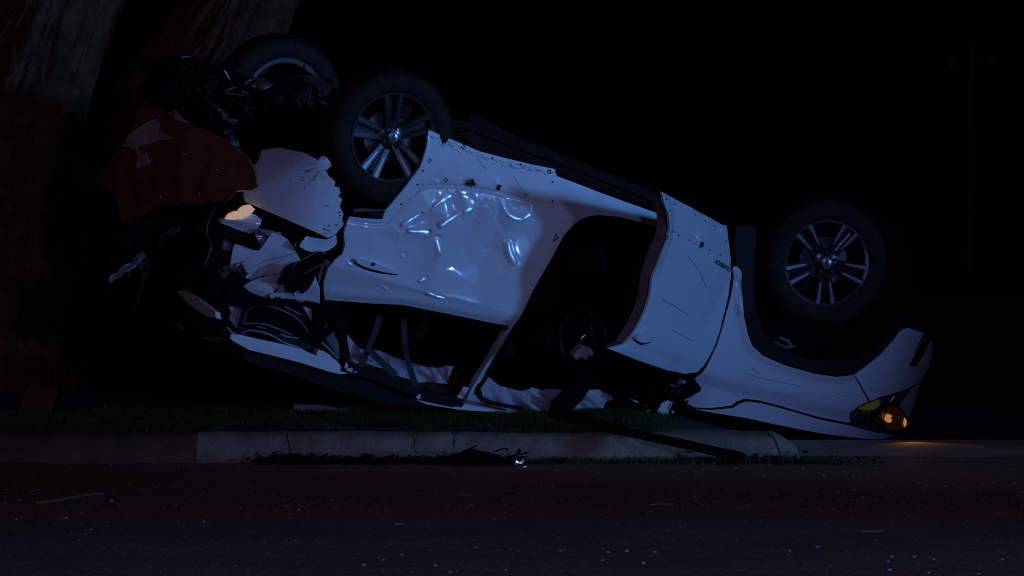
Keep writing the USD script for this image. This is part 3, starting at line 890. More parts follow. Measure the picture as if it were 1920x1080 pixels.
def disc(c, r, th=.004, mat='void_black', parent=rear_door, n=N, name='clip_hole'):
    x = unit(np.cross(n, [0, 0, 1.])); y = np.cross(n, x)
    return part(parent, name, moved(trimesh.creation.cylinder(r, th, sections=14), frame_matrix(c, x, y, n)), mat)


for x, y in ((805, 301), (836, 338), (868, 275), (1030, 322)):
    ring(on_door(x, y, .001), .0085)
for x, y in ((783, 346), (793, 320), (752, 383), (923, 297), (985, 365), (1036, 341), (1036, 377), (976, 308)):
    disc(on_door(x, y, .001), .0048)
# yellow retaining clips and a tuft of torn plastic
part(rear_door, 'clip', box_at(on_door(935, 351, .006), U, W, N, (.018, .028, .012)), 'gloss_black')
part(rear_door, 'clip', box_at(on_door(935.5, 352, .014), U, W, N, (.008, .018, .008)), 'yellow_clip', label='yellow plastic clip')
tuft, yel = [], []
c0 = on_door(882, 343, .004)
for k in range(34):
    a = rng.uniform(0, 2 * np.pi); l = rng.uniform(.012, .036)
    e = c0 + U * math.cos(a) * l + W * math.sin(a) * l * .8 + N * rng.uniform(.0, .02)
    (yel if k % 5 == 0 else tuft).append(tube([c0 + N * .003, (c0 + e) / 2 + N * .01, e], [.004, .003, .0008], 4))
part(rear_door, 'torn_tuft', tuft, 'void_black', label='dark tuft of torn plastic')
part(rear_door, 'torn_tuft', yel, 'yellow_clip', label='yellow strands in the torn tuft')
# scratches along the lower edge
scr = []
for k in range(120):
    u = rng.random()
    x, y = np.interp(u, [0, .35, .7, 1], [806, 900, 975, 1035]), np.interp(u, [0, .35, .7, 1], [249, 287, 306, 319])
    x, y = x + rng.normal(0, 6), y + 3 + abs(rng.normal(0, 6)) * (1.0 if u < .8 else .5)
    l = rng.uniform(2, 11); s = rng.uniform(-.2, .9)
    try:
        scr.append(tube([on_door(x, y, .0006), on_door(x + l * .5, y + l * .5 * s, .0008), on_door(x + l, y + l * s, .0006)], rng.uniform(.0006, .0016), 4))
    except Exception:
        pass
part(rear_door, 'scratches', scr, 'dull_steel', kind='stuff')
part(rear_door, 'scratch', tube([on_door(963, 331, .0006), on_door(974, 349, .0006), on_door(985, 364, .0006)], .0012, 4), 'dull_steel')
part(car, 'window_seal', panel(BODY, [(610, 564), (660, 568), (702, 571), (752, 573), (809, 584), (872, 597), (954, 613), (951, 619), (872, 603), (805, 590), (750, 578), (700, 575), (612, 569)], off=.004, th=.02, res=.03), 'gloss_black')

# ---- sill and centre pillar behind the doors
frame_px = [(1030, 330), (1046, 331), (1089, 347), (1133, 364), (1235, 401), (1300, 426), (1300, 452), (1235, 428), (1200, 416), (1163, 407), (1126, 403), (1107, 405), (1089, 412), (1072, 426), (1058, 442), (1037, 480), (1022, 507), (999, 548), (962, 616), (930, 668), (903, 712),
            (891, 727), (889, 738), (902, 754), (927, 763), (975, 772), (975, 777), (927, 773), (867, 765), (877, 744), (898, 706), (953, 612), (975, 570), (1000, 520), (1020, 480), (1030, 440), (1030, 400)]
part(car, 'centre_pillar', panel(BODY, frame_px, off=-.022, th=.05, res=.016, disp=lambda a, b: -.012 * np.exp(-(seg_dist(a, b, PIL)[0] / .016) ** 2) + .004 * (meshkit.fbm(np.stack([a * 12, b * 12, a * 0], -1), 3, 6) - .5)) if not globals().update(
    PIL=poly_line(BODY, [(1240, 440), (1200, 427), (1160, 417), (1125, 413), (1105, 414), (1084, 424), (1066, 446), (1046, 484), (1005, 552), (968, 618), (908, 714)])) else None, 'paint_plain', 40)
part(car, 'door_seal', tube(smooth_line([C(x, y, -.045 - .42 * max(0, (y - 600) / 360 - .05)) for x, y in ((1285, 452), (1235, 431), (1200, 420), (1163, 411), (1126, 408), (1107, 410), (1092, 417), (1063, 446), (1041, 484), (1003, 552), (966, 620), (934, 672), (906, 716), (895, 730), (894, 739), (905, 750), (930, 758), (980, 766))], 2), .011, 8), 'black_plastic')
part(car, 'latch_striker', [tube([C(1040, 436, .0), C(1046, 446, .02), C(1036, 452, .0)], .005, 6), box_at(C(1036, 446, -.014), U, W, N, (.03, .05, .006))], 'chrome')
for x, y in ((1053, 343), (1072, 352), (1085, 359), (1101, 364), (1118, 372), (1133, 379), (1154, 385), (1168, 390), (1206, 400)):
    part(car, 'sill_fastener', [moved(trimesh.creation.icosphere(1, .011), frame_matrix(C(x, y, -.018), U, W, N * .5))], 'dull_steel' if x % 2 else 'paint_plain')
part(car, 'sill_weld_seam', [tube([C(x, y, -.016), C(x + 9, y + 3.4, -.016)], .003, 5) for x, y in zip(range(1050, 1100, 12), np.arange(352.0, 372, 4.5))], 'paint_plain')
part(car, 'sill_sticker', panel(PLAIN, [(1050, 366), (1075, 376), (1072, 388), (1048, 378)], fixed=-.012, th=.001, res=1), 'satin_cladding')
part(car, 'load_label', panel(PLAIN, [(869, 725), (880, 727), (867, 750), (856, 747)], fixed=-.26, th=.002, res=1), 'paint_plain', label='small white sticker on the pillar')
part(car, 'roof_edge', panel(PLAIN, [(775, 748), (800, 752), (865, 760), (914, 768), (927, 773), (860, 768), (800, 758)], fixed=-.30, th=.05, res=.03), 'paint_plain')

# ---- front door, swung out at its rear edge on hinges at the front
TH = math.radians(38)
hinge = C(1371, 500, .005)
E1 = unit(U * math.cos(TH) - N * math.sin(TH)); ND = unit(N * math.cos(TH) + U * math.sin(TH))
h2 = C(1317, 698, .005)
E2 = W


def fdoor_h(a, b):
    return .03 * np.clip(1 - ((b + .12) / .5) ** 2, -1, 1) - .02 * np.clip(-a, 0, 2) * 0


FD = Frame(hinge, E1, E2, ND, fdoor_h)
fd_px = [(1236, 358), (1290, 386), (1317, 401), (1353, 421), (1363, 424), (1366, 450), (1371, 490), (1372, 507), (1366, 555), (1356, 596), (1349, 625), (1340, 650), (1330, 670), (1312, 699), (1291, 703), (1259, 697), (1200, 677), (1148, 656),
         (1176, 645), (1199, 606), (1210, 582), (1218, 556), (1222, 522), (1231, 490), (1241, 465), (1250, 444), (1252, 423), (1249, 400), (1241, 379)]
fgroove = poly_line(FD, [(1250, 438), (1290, 454), (1330, 475), (1371, 497)])
fbelt = poly_line(FD, [(1150, 650), (1180, 644), (1234, 668), (1290, 688), (1312, 694)])
fdl = [poly_line(FD, p) for p in ([(1236, 358), (1246, 385), (1251, 410), (1251, 440), (1241, 466), (1231, 490)],)]


fshoulder = poly_line(FD, [(1165, 647), (1235, 669), (1316, 698)])


def below(a, b, line):
    """How far a point lies on the roof side of a line across the panel."""
    p, q_ = np.array(line[0]), np.array(line[-1])
    if len(line) > 2:
        L_ = np.array(line)
        return np.interp(a, L_[:, 0], L_[:, 1]) - b
    return p[1] + (q_[1] - p[1]) * (a - p[0]) / (q_[0] - p[0]) - b


def fdents(a, b):
    d, _ = seg_dist(a, b, fgroove)
    h = -.007 * np.exp(-(d / .010) ** 2)
    d, _ = seg_dist(a, b, fbelt)
    h += -.012 * np.exp(-(d / .03) ** 2)
    h -= .42 * np.clip(below(a, b, fshoulder), 0, .2)
    d, _ = seg_dist(a, b, fdl[0])
    h += .012 * np.exp(-(d / .05) ** 2)
    return h + .012 * (meshkit.fbm(np.stack([a * 2.2, b * 2.2, a * 0], -1), 2, 12) - .5)


front_door = part(car, 'front_door', panel(FD, fd_px, th=.012, res=.013, disp=fdents), 'paint', 40, label='front side door bent outwards at its rear edge')
# its inner shell, seen along the rear edge
jamb_px = [(1240, 372), (1249, 396), (1252, 423), (1248, 447), (1238, 468), (1229, 492), (1220, 522), (1216, 556), (1208, 584), (1197, 607), (1174, 645), (1148, 656), (1158, 660), (1260, 690), (1300, 640), (1340, 560), (1350, 460), (1300, 420)]
part(front_door, 'inner_shell', panel(FD, jamb_px, off=-.030, th=.06, res=.03), 'door_jamb', 40)
part(front_door, 'inner_trim', panel(FD, [(1238, 420), (1225, 470), (1212, 520), (1205, 560), (1195, 590), (1180, 630), (1260, 670), (1300, 600), (1330, 520), (1300, 450)], off=-.095, th=.05, res=.05, sm=1), 'black_plastic', 40)


def on_fd(px, py, off=0.0):
    a, b = FD.st(px, py)
    A, B = np.array([a]), np.array([b])
    return FD.world(a, b, float(fdoor_h(A, B)[0] + fdents(A, B)[0]) + off)


for x, y in ((1264, 382), (1251, 394), (1340, 424), (1331, 469), (1245, 372), (1322, 414), (1302, 402), (1272, 441), (1293, 450), (1351, 478), (1361, 452)):
    disc(on_fd(x, y, .001), .0042, parent=front_door, n=ND)
part(front_door, 'clip', box_at(on_fd(1314, 458, .006), E1, W, ND, (.014, .030, .012)), 'gloss_black')
part(front_door, 'clip', box_at(on_fd(1314.5, 459, .013), E1, W, ND, (.007, .016, .006)), 'yellow_clip', label='yellow plastic clip')
part(front_door, 'clip', box_at(on_fd(1257, 432, .006), E1, W, ND, (.012, .012, .008)), 'yellow_clip', label='yellow plastic clip')
for x, y in ((1189, 498), (1183, 518), (1176, 556)):
    pass
hd = [(1192, 632), (1200, 624), (1214, 627), (1219, 641), (1204, 644), (1194, 637)]
part(front_door, 'door_handle', panel(FD, hd, off=.022, th=.022, res=.01, sm=1, disp=fdents), 'paint_plain', 40)
part(front_door, 'handle_recess_shade', panel(FD, [(1190, 634), (1205, 640), (1222, 642), (1204, 648), (1192, 640)], off=.006, th=.008, res=.02, disp=fdents), 'gloss_black')
# chrome model lettering, upside down with the car
txt = meshkit.text_mesh('EQUINOX', .022, .004, True)
tl, trr = on_fd(1341, 489, .002), on_fd(1372, 508, .002)
ex = unit(tl - trr); ex = unit(ex - ND * (ex @ ND)); ey = np.cross(ND, ex)
txt.vertices[:, 0] *= np.linalg.norm(tl - trr) / txt.bounds[1][0]
part(front_door, 'model_lettering', moved(txt, frame_matrix(on_fd(1371, 503, .003), ex, ey, ND)), 'chrome', False)

# ---- front wing, bonnet edge, bumper
wing_px = [(1374, 502), (1380, 499), (1386, 503), (1388, 512), (1388, 540), (1392, 590), (1400, 627), (1408, 647), (1428, 666), (1469, 684), (1525, 700), (1567, 706), (1599, 702), (1628, 753), (1611, 760), (1594, 774), (1599, 793), (1594, 794), (1539, 783), (1469, 763), (1428, 752), (1400, 749), (1384, 755), (1376, 762),
           (1340, 766), (1305, 765), (1290, 757), (1287, 746), (1316, 732), (1317, 727), (1305, 711), (1316, 701), (1334, 672), (1347, 645), (1354, 622), (1362, 590), (1371, 555), (1376, 520)]
wcrease = poly_line(BODY, [(1318, 702), (1360, 712), (1420, 731), (1500, 752), (1600, 776)])
WARCH = poly_line(BODY, [(1388, 512), (1388, 540), (1392, 590), (1400, 627), (1408, 647), (1428, 666), (1469, 684), (1525, 700), (1567, 706), (1600, 702)])
wshoulder = poly_line(BODY, [(1316, 699), (1400, 722), (1500, 748), (1612, 774)])
WGL = []  # flats shaped into the wing so it mirrors the blue lamp


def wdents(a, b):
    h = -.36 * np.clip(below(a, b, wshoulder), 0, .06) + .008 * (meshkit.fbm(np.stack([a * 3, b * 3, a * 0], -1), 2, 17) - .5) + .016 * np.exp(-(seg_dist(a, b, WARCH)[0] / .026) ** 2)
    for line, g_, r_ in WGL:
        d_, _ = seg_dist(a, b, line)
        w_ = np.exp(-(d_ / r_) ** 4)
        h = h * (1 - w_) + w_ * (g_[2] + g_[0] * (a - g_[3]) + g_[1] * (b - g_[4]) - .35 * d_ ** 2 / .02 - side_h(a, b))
    return h


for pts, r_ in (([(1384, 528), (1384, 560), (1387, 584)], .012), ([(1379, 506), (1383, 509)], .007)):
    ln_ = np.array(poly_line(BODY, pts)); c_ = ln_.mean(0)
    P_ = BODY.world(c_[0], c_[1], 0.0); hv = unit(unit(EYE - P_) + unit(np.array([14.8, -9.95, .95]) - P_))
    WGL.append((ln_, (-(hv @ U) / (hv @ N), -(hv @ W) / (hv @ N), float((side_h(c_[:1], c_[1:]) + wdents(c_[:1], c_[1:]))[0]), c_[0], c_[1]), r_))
wing = part(car, 'front_wing', panel(BODY, wing_px, off=-.004, th=.012, res=.010, disp=wdents), 'paint', 40)
for pts in ([(1395, 700), (1440, 712), (1502, 724)], [(1452, 735), (1500, 744)], [(1410, 690), (1424, 700)], [(1540, 745), (1572, 740), (1590, 742)], [(1620, 722), (1617, 732)]):
    ln_ = []
    for x, y in pts:
        a_, b_ = BODY.st(x, y, -.004)
        A_, B_ = np.array([a_]), np.array([b_])
        ln_.append(BODY.world(a_, b_, float((side_h(A_, B_) + wdents(A_, B_))[0]) - .003))
    part(wing, 'scratch', tube(ln_, .0016, 4), 'dull_steel')
for pts in ([(1290, 480), (1310, 505), (1325, 540)], [(1240, 560), (1262, 572), (1290, 590)], [(1300, 392), (1318, 404)], [(1262, 620), (1300, 640)]):
    part(front_door, 'scratch', tube([on_fd(x, y, .0008) for x, y in pts], .0014, 4), 'dull_steel')
hood_px = [(1303, 767), (1340, 769), (1376, 765), (1386, 758), (1400, 753), (1428, 756), (1469, 767), (1539, 787), (1594, 798), (1640, 811), (1680, 815), (1660, 822), (1628, 823), (1567, 816), (1525, 810), (1455, 796), (1400, 784), (1338, 774)]
part(car, 'bonnet_side', panel(BODY, hood_px, off=-.006, th=.012, res=.02), 'paint', 40)
# the bonnet itself, facing the ground
edge = [BODY.st(x, y, -.03) for x, y in ((1310, 770), (1400, 781), (1525, 806), (1628, 820), (1675, 815))]
hv, hf = [], []
nr = 12
for a, b in edge:
    h0 = float(side_h(np.array([a]), np.array([b]))[0]) - .03
    for k in range(nr + 1):
        u = k / nr
        hv.append(PLAIN.world(a, b - .10 * math.sin(math.pi * u) , h0 + (-1.75 - 2 * h0) * u))
for i in range(len(edge) - 1):
    for k in range(nr):
        a = i * (nr + 1) + k
        hf += [[a, a + 1, a + nr + 2], [a, a + nr + 2, a + nr + 1]]
part(car, 'bonnet', trimesh.Trimesh(np.array(hv), np.array(hf), process=False), 'paint_plain', 40)
bump_px = [(1602, 702), (1622, 688), (1650, 666), (1678, 636), (1686, 624), (1692, 618), (1703, 615), (1720, 620), (1733, 625), (1724, 641), (1714, 666), (1704, 687), (1718, 688), (1726, 680), (1733, 667), (1747, 640), (1749, 650), (1749, 665), (1741, 691), (1727, 713), (1706, 726), (1678, 737), (1650, 744), (1631, 752), (1617, 727)]
part(car, 'front_bumper', panel(BODY, bump_px, off=-.004, th=.012, res=.014, disp=lambda a, b: .012 * (meshkit.fbm(np.stack([a * 4, b * 4, a * 0], -1), 2, 3) - .5)), 'paint', 40)
part(car, 'bumper_vent', panel(BODY, [(1733, 624), (1748, 640), (1734, 668), (1720, 690), (1703, 688), (1712, 664), (1722, 640)], off=-.04, th=.02, res=.03), 'gloss_black', 40)
part(car, 'front_bumper', panel(BODY, [(1712, 727), (1726, 717), (1718, 748), (1706, 781), (1698, 779), (1685, 762), (1696, 745)], off=-.02, th=.012, res=.02), 'paint', 40, label='bumper piece ahead of the headlight')
# closed front end behind the bumper skin
fe = [BODY.st(x, y, -.05) for x, y in ((1700, 630), (1738, 660), (1722, 712), (1704, 760), (1690, 806))]
fv, ff = [], []
for a, b in fe:
    h0 = float(side_h(np.array([a]), np.array([b]))[0]) - .05
    for k in range(9):
        u = k / 8
        fv.append(PLAIN.world(a + .16 * math.sin(math.pi * u), b, h0 + (-1.75 - 2 * h0) * u))
for i in range(len(fe) - 1):
    for k in range(8):
        a = i * 9 + k
        ff += [[a, a + 1, a + 10], [a, a + 10, a + 9]]
part(car, 'grille_panel', trimesh.Trimesh(np.array(fv), np.array(ff), process=False), 'black_plastic', 40)
# headlight
hl = part(car, 'headlight', panel(BODY, [(1594, 775), (1600, 768), (1611, 760), (1636, 750), (1678, 738), (1711, 727), (1694, 748), (1686, 761), (1698, 779), (1700, 792), (1692, 808), (1678, 813), (1636, 809), (1600, 794)], off=-.010, th=.08, res=.014, disp=lambda a, b: .012 * np.exp(-(((a - HLC[0]) / .12) ** 2 + ((b - HLC[1]) / .08) ** 2)))
          if not globals().update(HLC=BODY.st(1650, 780)) else None, 'lens_dark', 40)
part(hl, 'running_light', panel(BODY, [(1613, 764), (1632, 756), (1651, 748), (1650, 758), (1641, 768), (1622, 770), (1612, 768)], off=.006, th=.01, res=.012, sm=1), 'lens_yellow', 40, label='yellow reflector strip')
part(hl, 'chrome_blade', tube(smooth_line([BODY.world(*BODY.st(x, y, .008), float(side_h(*[np.array([q]) for q in BODY.st(x, y, .008)])[0]) + .008) for x, y in ((1604, 776), (1626, 778), (1646, 776), (1662, 762), (1676, 744))], 2), [.004] + [.009] * 16 + [.006] if 0 else .007, 8), 'chrome')
part(hl, 'indicator_lens', panel(BODY, [(1662, 770), (1672, 762), (1684, 764), (1697, 780), (1698, 793), (1690, 806), (1664, 806), (1656, 790)], off=.004, th=.012, res=.01, sm=1), 'lens_amber', 40)
part(hl, 'indicator_bulb', panel(BODY, [(1661, 779), (1668, 777), (1673, 780), (1670, 784), (1673, 789), (1667, 793), (1662, 791), (1664, 787), (1659, 788)], off=.014, th=.008, res=.006, disp=lambda a, b: .01 * (meshkit.fbm(np.stack([a * 90, b * 90, a * 0], -1), 2, 3) - .5)), 'bulb_amber', 40)
part(hl, 'indicator_bulb', panel(BODY, [(1696, 783), (1700, 788), (1700, 796), (1696, 801), (1694, 794)], off=.006, th=.006, res=.008), 'bulb_amber', 40)
# the lit indicator's own light, thrown forwards and down by its reflector
lamp('indicator_glow', at_depth(1704, 793, 25.33), on_ground(1790, 846, 0), (1.0, .30, .045), .42, .01, 38.0, .8)
part(hl, 'lens_rib', [tube(smooth_line([BODY.world(*BODY.st(x, y, .006), float(side_h(*[np.array([q]) for q in BODY.st(x, y, .006)])[0]) + .006) for x, y in pts], 2), .0035, 6) for pts in
     ([(1600, 782), (1620, 788), (1640, 788), (1652, 796)], [(1604, 790), (1625, 796), (1645, 802)])], 'chrome')
# ---- wheel-arch cladding at the front
clad = [(1380, 424), (1400, 422), (1419, 427), (1415, 480), (1414, 530), (1417, 580), (1425, 608), (1442, 633), (1469, 655), (1511, 672), (1567, 680), (1608, 669), (1650, 644), (1678, 611), (1700, 576), (1712, 545), (1716, 556), (1706, 590), (1690, 614), (1676, 634), (1648, 664), (1620, 687), (1600, 700), (1567, 704), (1525, 698), (1469, 681), (1430, 664), (1411, 645),
        (1404, 626), (1396, 588), (1392, 540), (1391, 510), (1388, 499), (1380, 495), (1377, 450)]
part(car, 'arch_cladding', panel(BODY, clad, off=-.018, th=.05, res=.03), 'satin_cladding', 40)
# wheel well (inner liner) at the front
well = smooth_poly([(1417, 430), (1415, 560), (1440, 632), (1511, 674), (1567, 682), (1650, 646), (1700, 580), (1712, 500), (1690, 400), (1500, 380)], 1)
part(car, 'wheel_liner', slab(PLAIN, well, -.34, .02), 'void_black')
part(car, 'liner_bracket', [tube([C(1460, 632, -.2), C(1478, 640, -.2), C(1486, 652, -.2)], .008, 6), tube([C(1448, 640, -.22), C(1474, 652, -.2), C(1492, 648, -.2)], .009, 6), tube([C(1478, 636, -.2), C(1476, 656, -.2)], .007, 6)], 'dull_steel')

# ---- mirror wreck at the front corner of the window
mw = part(car, 'mirror_stub', panel(BODY, [(1262, 704), (1290, 706), (1303, 712), (1316, 727), (1314, 734), (1285, 747), (1262, 752), (1250, 742), (1255, 722)], off=.02, th=.07, res=.02, disp=lambda a, b: .05 * (meshkit.fbm(np.stack([a * 16, b * 16, a * 0], -1), 3, 14) - .5)), 'gloss_black', 40)
part(mw, 'mirror_scrap', [panel(BODY, p, off=.05, th=.006, res=.01, disp=lambda a, b: .03 * (meshkit.fbm(np.stack([a * 40, b * 40, a * 0], -1), 2, 8) - .5)) for p in
     ([(1268, 712), (1282, 709), (1288, 716), (1272, 724)], [(1254, 721), (1268, 720), (1275, 725), (1262, 727)], [(1274, 730), (1280, 727), (1276, 738), (1268, 738)])], 'rim_machined', 30)
part(mw, 'cable', [tube(smooth_line([C(*p, -.06) for p in pts], 2), .005, 5) for pts in ([(1318, 690), (1300, 712), (1280, 735), (1262, 770)], [(1292, 712), (1306, 722), (1312, 728)], [(1290, 750), (1280, 770), (1296, 765), (1304, 768)])], 'black_plastic')
part(car, 'torn_white_piece', panel(PLAIN, [(1240, 756), (1252, 751), (1262, 753), (1252, 778), (1238, 777), (1233, 771)], fixed=-.14, th=.006, res=.02), 'paint_plain', 30)
part(car, 'torn_white_piece', panel(PLAIN, [(1180, 783), (1205, 772), (1222, 768), (1215, 776), (1190, 786)], fixed=-.30, th=.006, res=.03), 'paint_plain', 30)
part(car, 'torn_white_piece', panel(PLAIN, [(1258, 772), (1266, 768), (1262, 776)], fixed=-.12, th=.006, res=.02), 'paint_plain', 30)

# ---- rear quarter: torn skins
tp_px = [(486, 342), (500, 330), (515, 314), (526, 295), (552, 287), (582, 291), (598, 300), (606, 311), (613, 321), (617, 330), (629, 341), (627, 349), (636, 352), (639, 363), (634, 366), (642, 374), (637, 387), (644, 401), (641, 414), (645, 420), (636, 430), (632, 436), (626, 441), (614, 446), (603, 440), (570, 426), (483, 388), (480, 370)]
_t0, _t1 = np.array(BODY.st(480, 362, .1)), np.array(BODY.st(592, 300, .1))
_td = unit(_t1 - _t0)


def TCRV(a, b):
    s_ = -(a - _t0[0]) * _td[1] + (b - _t0[1]) * _td[0]
    return -.9 * np.clip(-.30 - a, 0, 1) ** 1.5 - 7.0 * np.clip(s_ + .03, 0, 1) ** 2
corner = part(car, 'torn_bumper_corner', panel(BODY, tp_px, off=.10, th=.014, res=.012, disp=lambda a, b: TCRV(a, b) + .012 * (meshkit.fbm(np.stack([a * 6, b * 6, a * 0], -1), 3, 7) - .5)), 'paint', 40, label='white bumper corner torn off jaggedly beside the wheel')


def on_corner(px, py, off=0.):
    a, b = BODY.st(px, py, .10)
    A, B = np.array([a]), np.array([b])
    return BODY.world(a, b, float(side_h(A, B)[0] + TCRV(A, B)[0] + .012 * (meshkit.fbm(np.stack([A * 6, B * 6, A * 0], -1), 3, 7) - .5)[0]) + .10 + off)


for x, y in ((607, 429), (617, 423), (630, 421), (637, 398), (610, 438), (637, 404)):
    disc(on_corner(x, y, .002), .0035, parent=corner)
smd = []
for k in range(26):
    x, y = rng.normal(585, 14), rng.normal(328, 13)
    smd.append(tube([on_corner(x, y, .0008), on_corner(x + rng.normal(0, 5), y + rng.normal(0, 4), .0008)], rng.uniform(.0008, .0018), 4))
part(corner, 'grime', smd, 'dull_steel', kind='stuff')
part(corner, 'tear', [tube([on_corner(606, 386, .001), on_corner(612, 385, .001), on_corner(618, 387, .001)], .0015, 4), tube([on_corner(608, 428, .001), on_corner(620, 436, .001)], .0015, 4)], 'void_black')
part(car, 'torn_bracket', panel(BODY, [(597, 302), (605, 292), (613, 295), (621, 304), (622, 312), (614, 319), (604, 314)], off=.03, th=.01, res=.01, disp=lambda a, b: .03 * (meshkit.fbm(np.stack([a * 25, b * 25, a * 0], -1), 2, 8) - .5)), 'paint_satin', 30)
part(car, 'torn_lower_skin', panel(BODY, [(561, 462), (566, 453), (575, 443), (590, 446), (612, 449), (630, 440), (632, 456), (625, 464), (614, 470), (594, 474), (575, 470)], off=.03, th=.006, res=.012, disp=lambda a, b: .03 * (meshkit.fbm(np.stack([a * 9, b * 9, a * 0], -1), 3, 4) - .5)), 'paint', 40)
part(car, 'wheel_arch_lip', panel(BODY, [(663, 392), (676, 390), (719, 393), (717, 398), (700, 397), (664, 398)], off=.01, th=.05, res=.01), 'chrome', 30)
part(car, 'arch_block', panel(BODY, [(690, 397), (717, 395), (716, 411), (692, 408)], off=.015, th=.04, res=.02), 'black_plastic', 30)
q1 = [(431, 478), (435, 462), (441, 454), (449, 455), (487, 469), (511, 436), (528, 441), (541, 450), (550, 463), (558, 476), (565, 488), (548, 494), (536, 501), (527, 513), (487, 520), (458, 533), (446, 523), (428, 509)]
part(car, 'rear_quarter', panel(BODY, q1, off=-.03, th=.01, res=.015, disp=lambda a, b: .05 * (meshkit.fbm(np.stack([a * 5, b * 5, a * 0], -1), 2, 9) - .5) + .2 * np.clip(-.55 - a, 0, 1)), 'paint', 40)
q2 = [(456, 537), (470, 528), (487, 521), (527, 514), (560, 508), (590, 515), (599, 540), (599, 569), (567, 562), (520, 560), (464, 558), (460, 548)]
part(car, 'rear_quarter', panel(BODY, q2, off=-.01, th=.01, res=.012, disp=lambda a, b: .05 * (meshkit.fbm(np.stack([a * 6 + 3, b * 6, a * 0], -1), 3, 19) - .5)), 'paint', 40, label='crumpled skin above the small rear window')
for pl in ([(522, 527), (532, 512), (544, 500), (564, 493), (572, 505), (568, 528), (560, 547), (551, 552), (540, 547), (538, 529), (529, 532)], [(573, 511), (582, 494), (594, 490), (592, 512), (587, 531), (571, 552), (561, 549), (566, 530)]):
    part(car, 'dangling_flap', panel(BODY, pl, off=.05, th=.012, res=.015, sm=1, disp=lambda a, b: .05 * (meshkit.fbm(np.stack([a * 12, b * 12, a * 0], -1), 2, 5) - .5)), 'black_plastic', 40)
part(car, 'dangling_cable', [tube(smooth_line([C(*p, .05) for p in pts], 2), .004, 5) for pts in ([(572, 512), (590, 502), (606, 494)], [(560, 490), (580, 480), (600, 470), (612, 476)], [(548, 500), (556, 492), (566, 488)])], 'dull_steel')
part(car, 'inner_panel', slab(PLAIN, [(395, 400), (430, 415), (500, 405), (560, 440), (610, 470), (625, 480), (608, 520), (606, 570), (560, 575), (440, 575), (425, 540), (400, 560), (385, 480)], -.16, .05), 'void_black')
# ---- tail light
tlm = part(car, 'tail_light', panel(BODY, [(414, 411), (420, 412), (447, 405), (469, 400), (480, 403), (491, 412), (484, 425), (473, 438), (447, 431), (416, 419)], off=.0, th=.05, res=.008, disp=lambda a, b: .012 * np.sin(b * 60)), 'paint_plain', 40, label='broken tail light housing')
part(tlm, 'lens', panel(BODY, [(423, 411), (428, 403), (438, 397), (447, 396), (452, 390), (458, 386), (469, 384), (478, 392), (474, 398), (467, 404), (451, 411), (436, 412)], off=.018, th=.02, res=.005, disp=lambda a, b: .012 * (meshkit.fbm(np.stack([a * 30, b * 30, a * 0], -1), 3, 6) - .5)), 'lens_clear', 50)
part(tlm, 'reflector', panel(BODY, [(477, 434), (484, 430), (494, 436), (502, 437), (497, 448), (488, 460), (482, 448)], off=.02, th=.02, res=.006, disp=lambda a, b: .02 * (meshkit.fbm(np.stack([a * 40, b * 40, a * 0], -1), 2, 3) - .5)), 'rim_machined', 30)
part(tlm, 'bulb', [moved(trimesh.creation.icosphere(2, .008), frame_matrix(C(x, y, .04), U, W, N)) for x, y in ((481, 434), (500, 440))], 'chrome')
part(tlm, 'housing', panel(BODY, [(414, 421), (447, 433), (474, 440), (480, 446), (488, 464), (486, 470), (440, 456), (418, 440)], off=-.01, th=.05, res=.02), 'gloss_black', 40)

# ---- rear end: bumper cover, tailgate
def rear_h(a, b):
    return -.22 * np.clip(np.abs(a) - .45, 0, 9) ** 1.5 - .22 * (b - .02) ** 2


RE = Frame(O - U * .92 - N * .9, N, W, -U, rear_h)
rb_px = [(185, 336), (205, 306), (225, 276), (240, 258), (254, 242), (256, 215), (259, 197), (268, 190), (278, 191), (314, 211), (358, 232), (394, 248), (441, 276), (462, 297), (478, 326), (480, 347), (465, 356), (446, 360), (432, 372), (420, 380), (394, 378), (363, 381), (320, 386), (290, 387), (278, 396), (269, 402), (256, 414), (246, 421), (225, 417), (221, 400), (219, 383), (216, 370), (209, 361), (198, 350)]
rdl = [poly_line(RE, p) for p in ([(252, 262), (300, 300), (380, 340), (450, 350)], [(230, 280), (260, 320), (270, 400)], [(380, 300), (400, 304), (415, 310)])]
rbump = part(car, 'rear_bumper', panel(RE, rb_px, th=.014, res=.025, disp=lambda a, b: .05 * (meshkit.fbm(np.stack([a * 3, b * 3, a * 0], -1), 3, 13) - .5) + .02 * np.exp(-(seg_dist(a, b, rdl[0])[0] / .05) ** 2) - .02 * np.exp(-(seg_dist(a, b, rdl[2])[0] / .012) ** 2)), 'warm_shade_paint', 40, label='white rear bumper cover coloured brown for red light and shade')
part(rbump, 'lit_patch', [panel(RE, p, off=.012, th=.008, res=.02, disp=lambda a, b: .05 * (meshkit.fbm(np.stack([a * 3, b * 3, a * 0], -1), 3, 13) - .5) + .02 * np.exp(-(seg_dist(a, b, rdl[0])[0] / .05) ** 2)) for p in
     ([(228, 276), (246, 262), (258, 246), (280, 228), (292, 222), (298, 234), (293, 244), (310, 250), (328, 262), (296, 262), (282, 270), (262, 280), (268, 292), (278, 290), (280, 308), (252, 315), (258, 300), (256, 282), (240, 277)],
      [(315, 212), (330, 207), (342, 222), (358, 233), (334, 226)])], 'paint_satin', 40, label='pale patch of light painted at the top of the bumper')  # sharp-edged patch of light on the bumper, built as pale pieces
sp_ = []
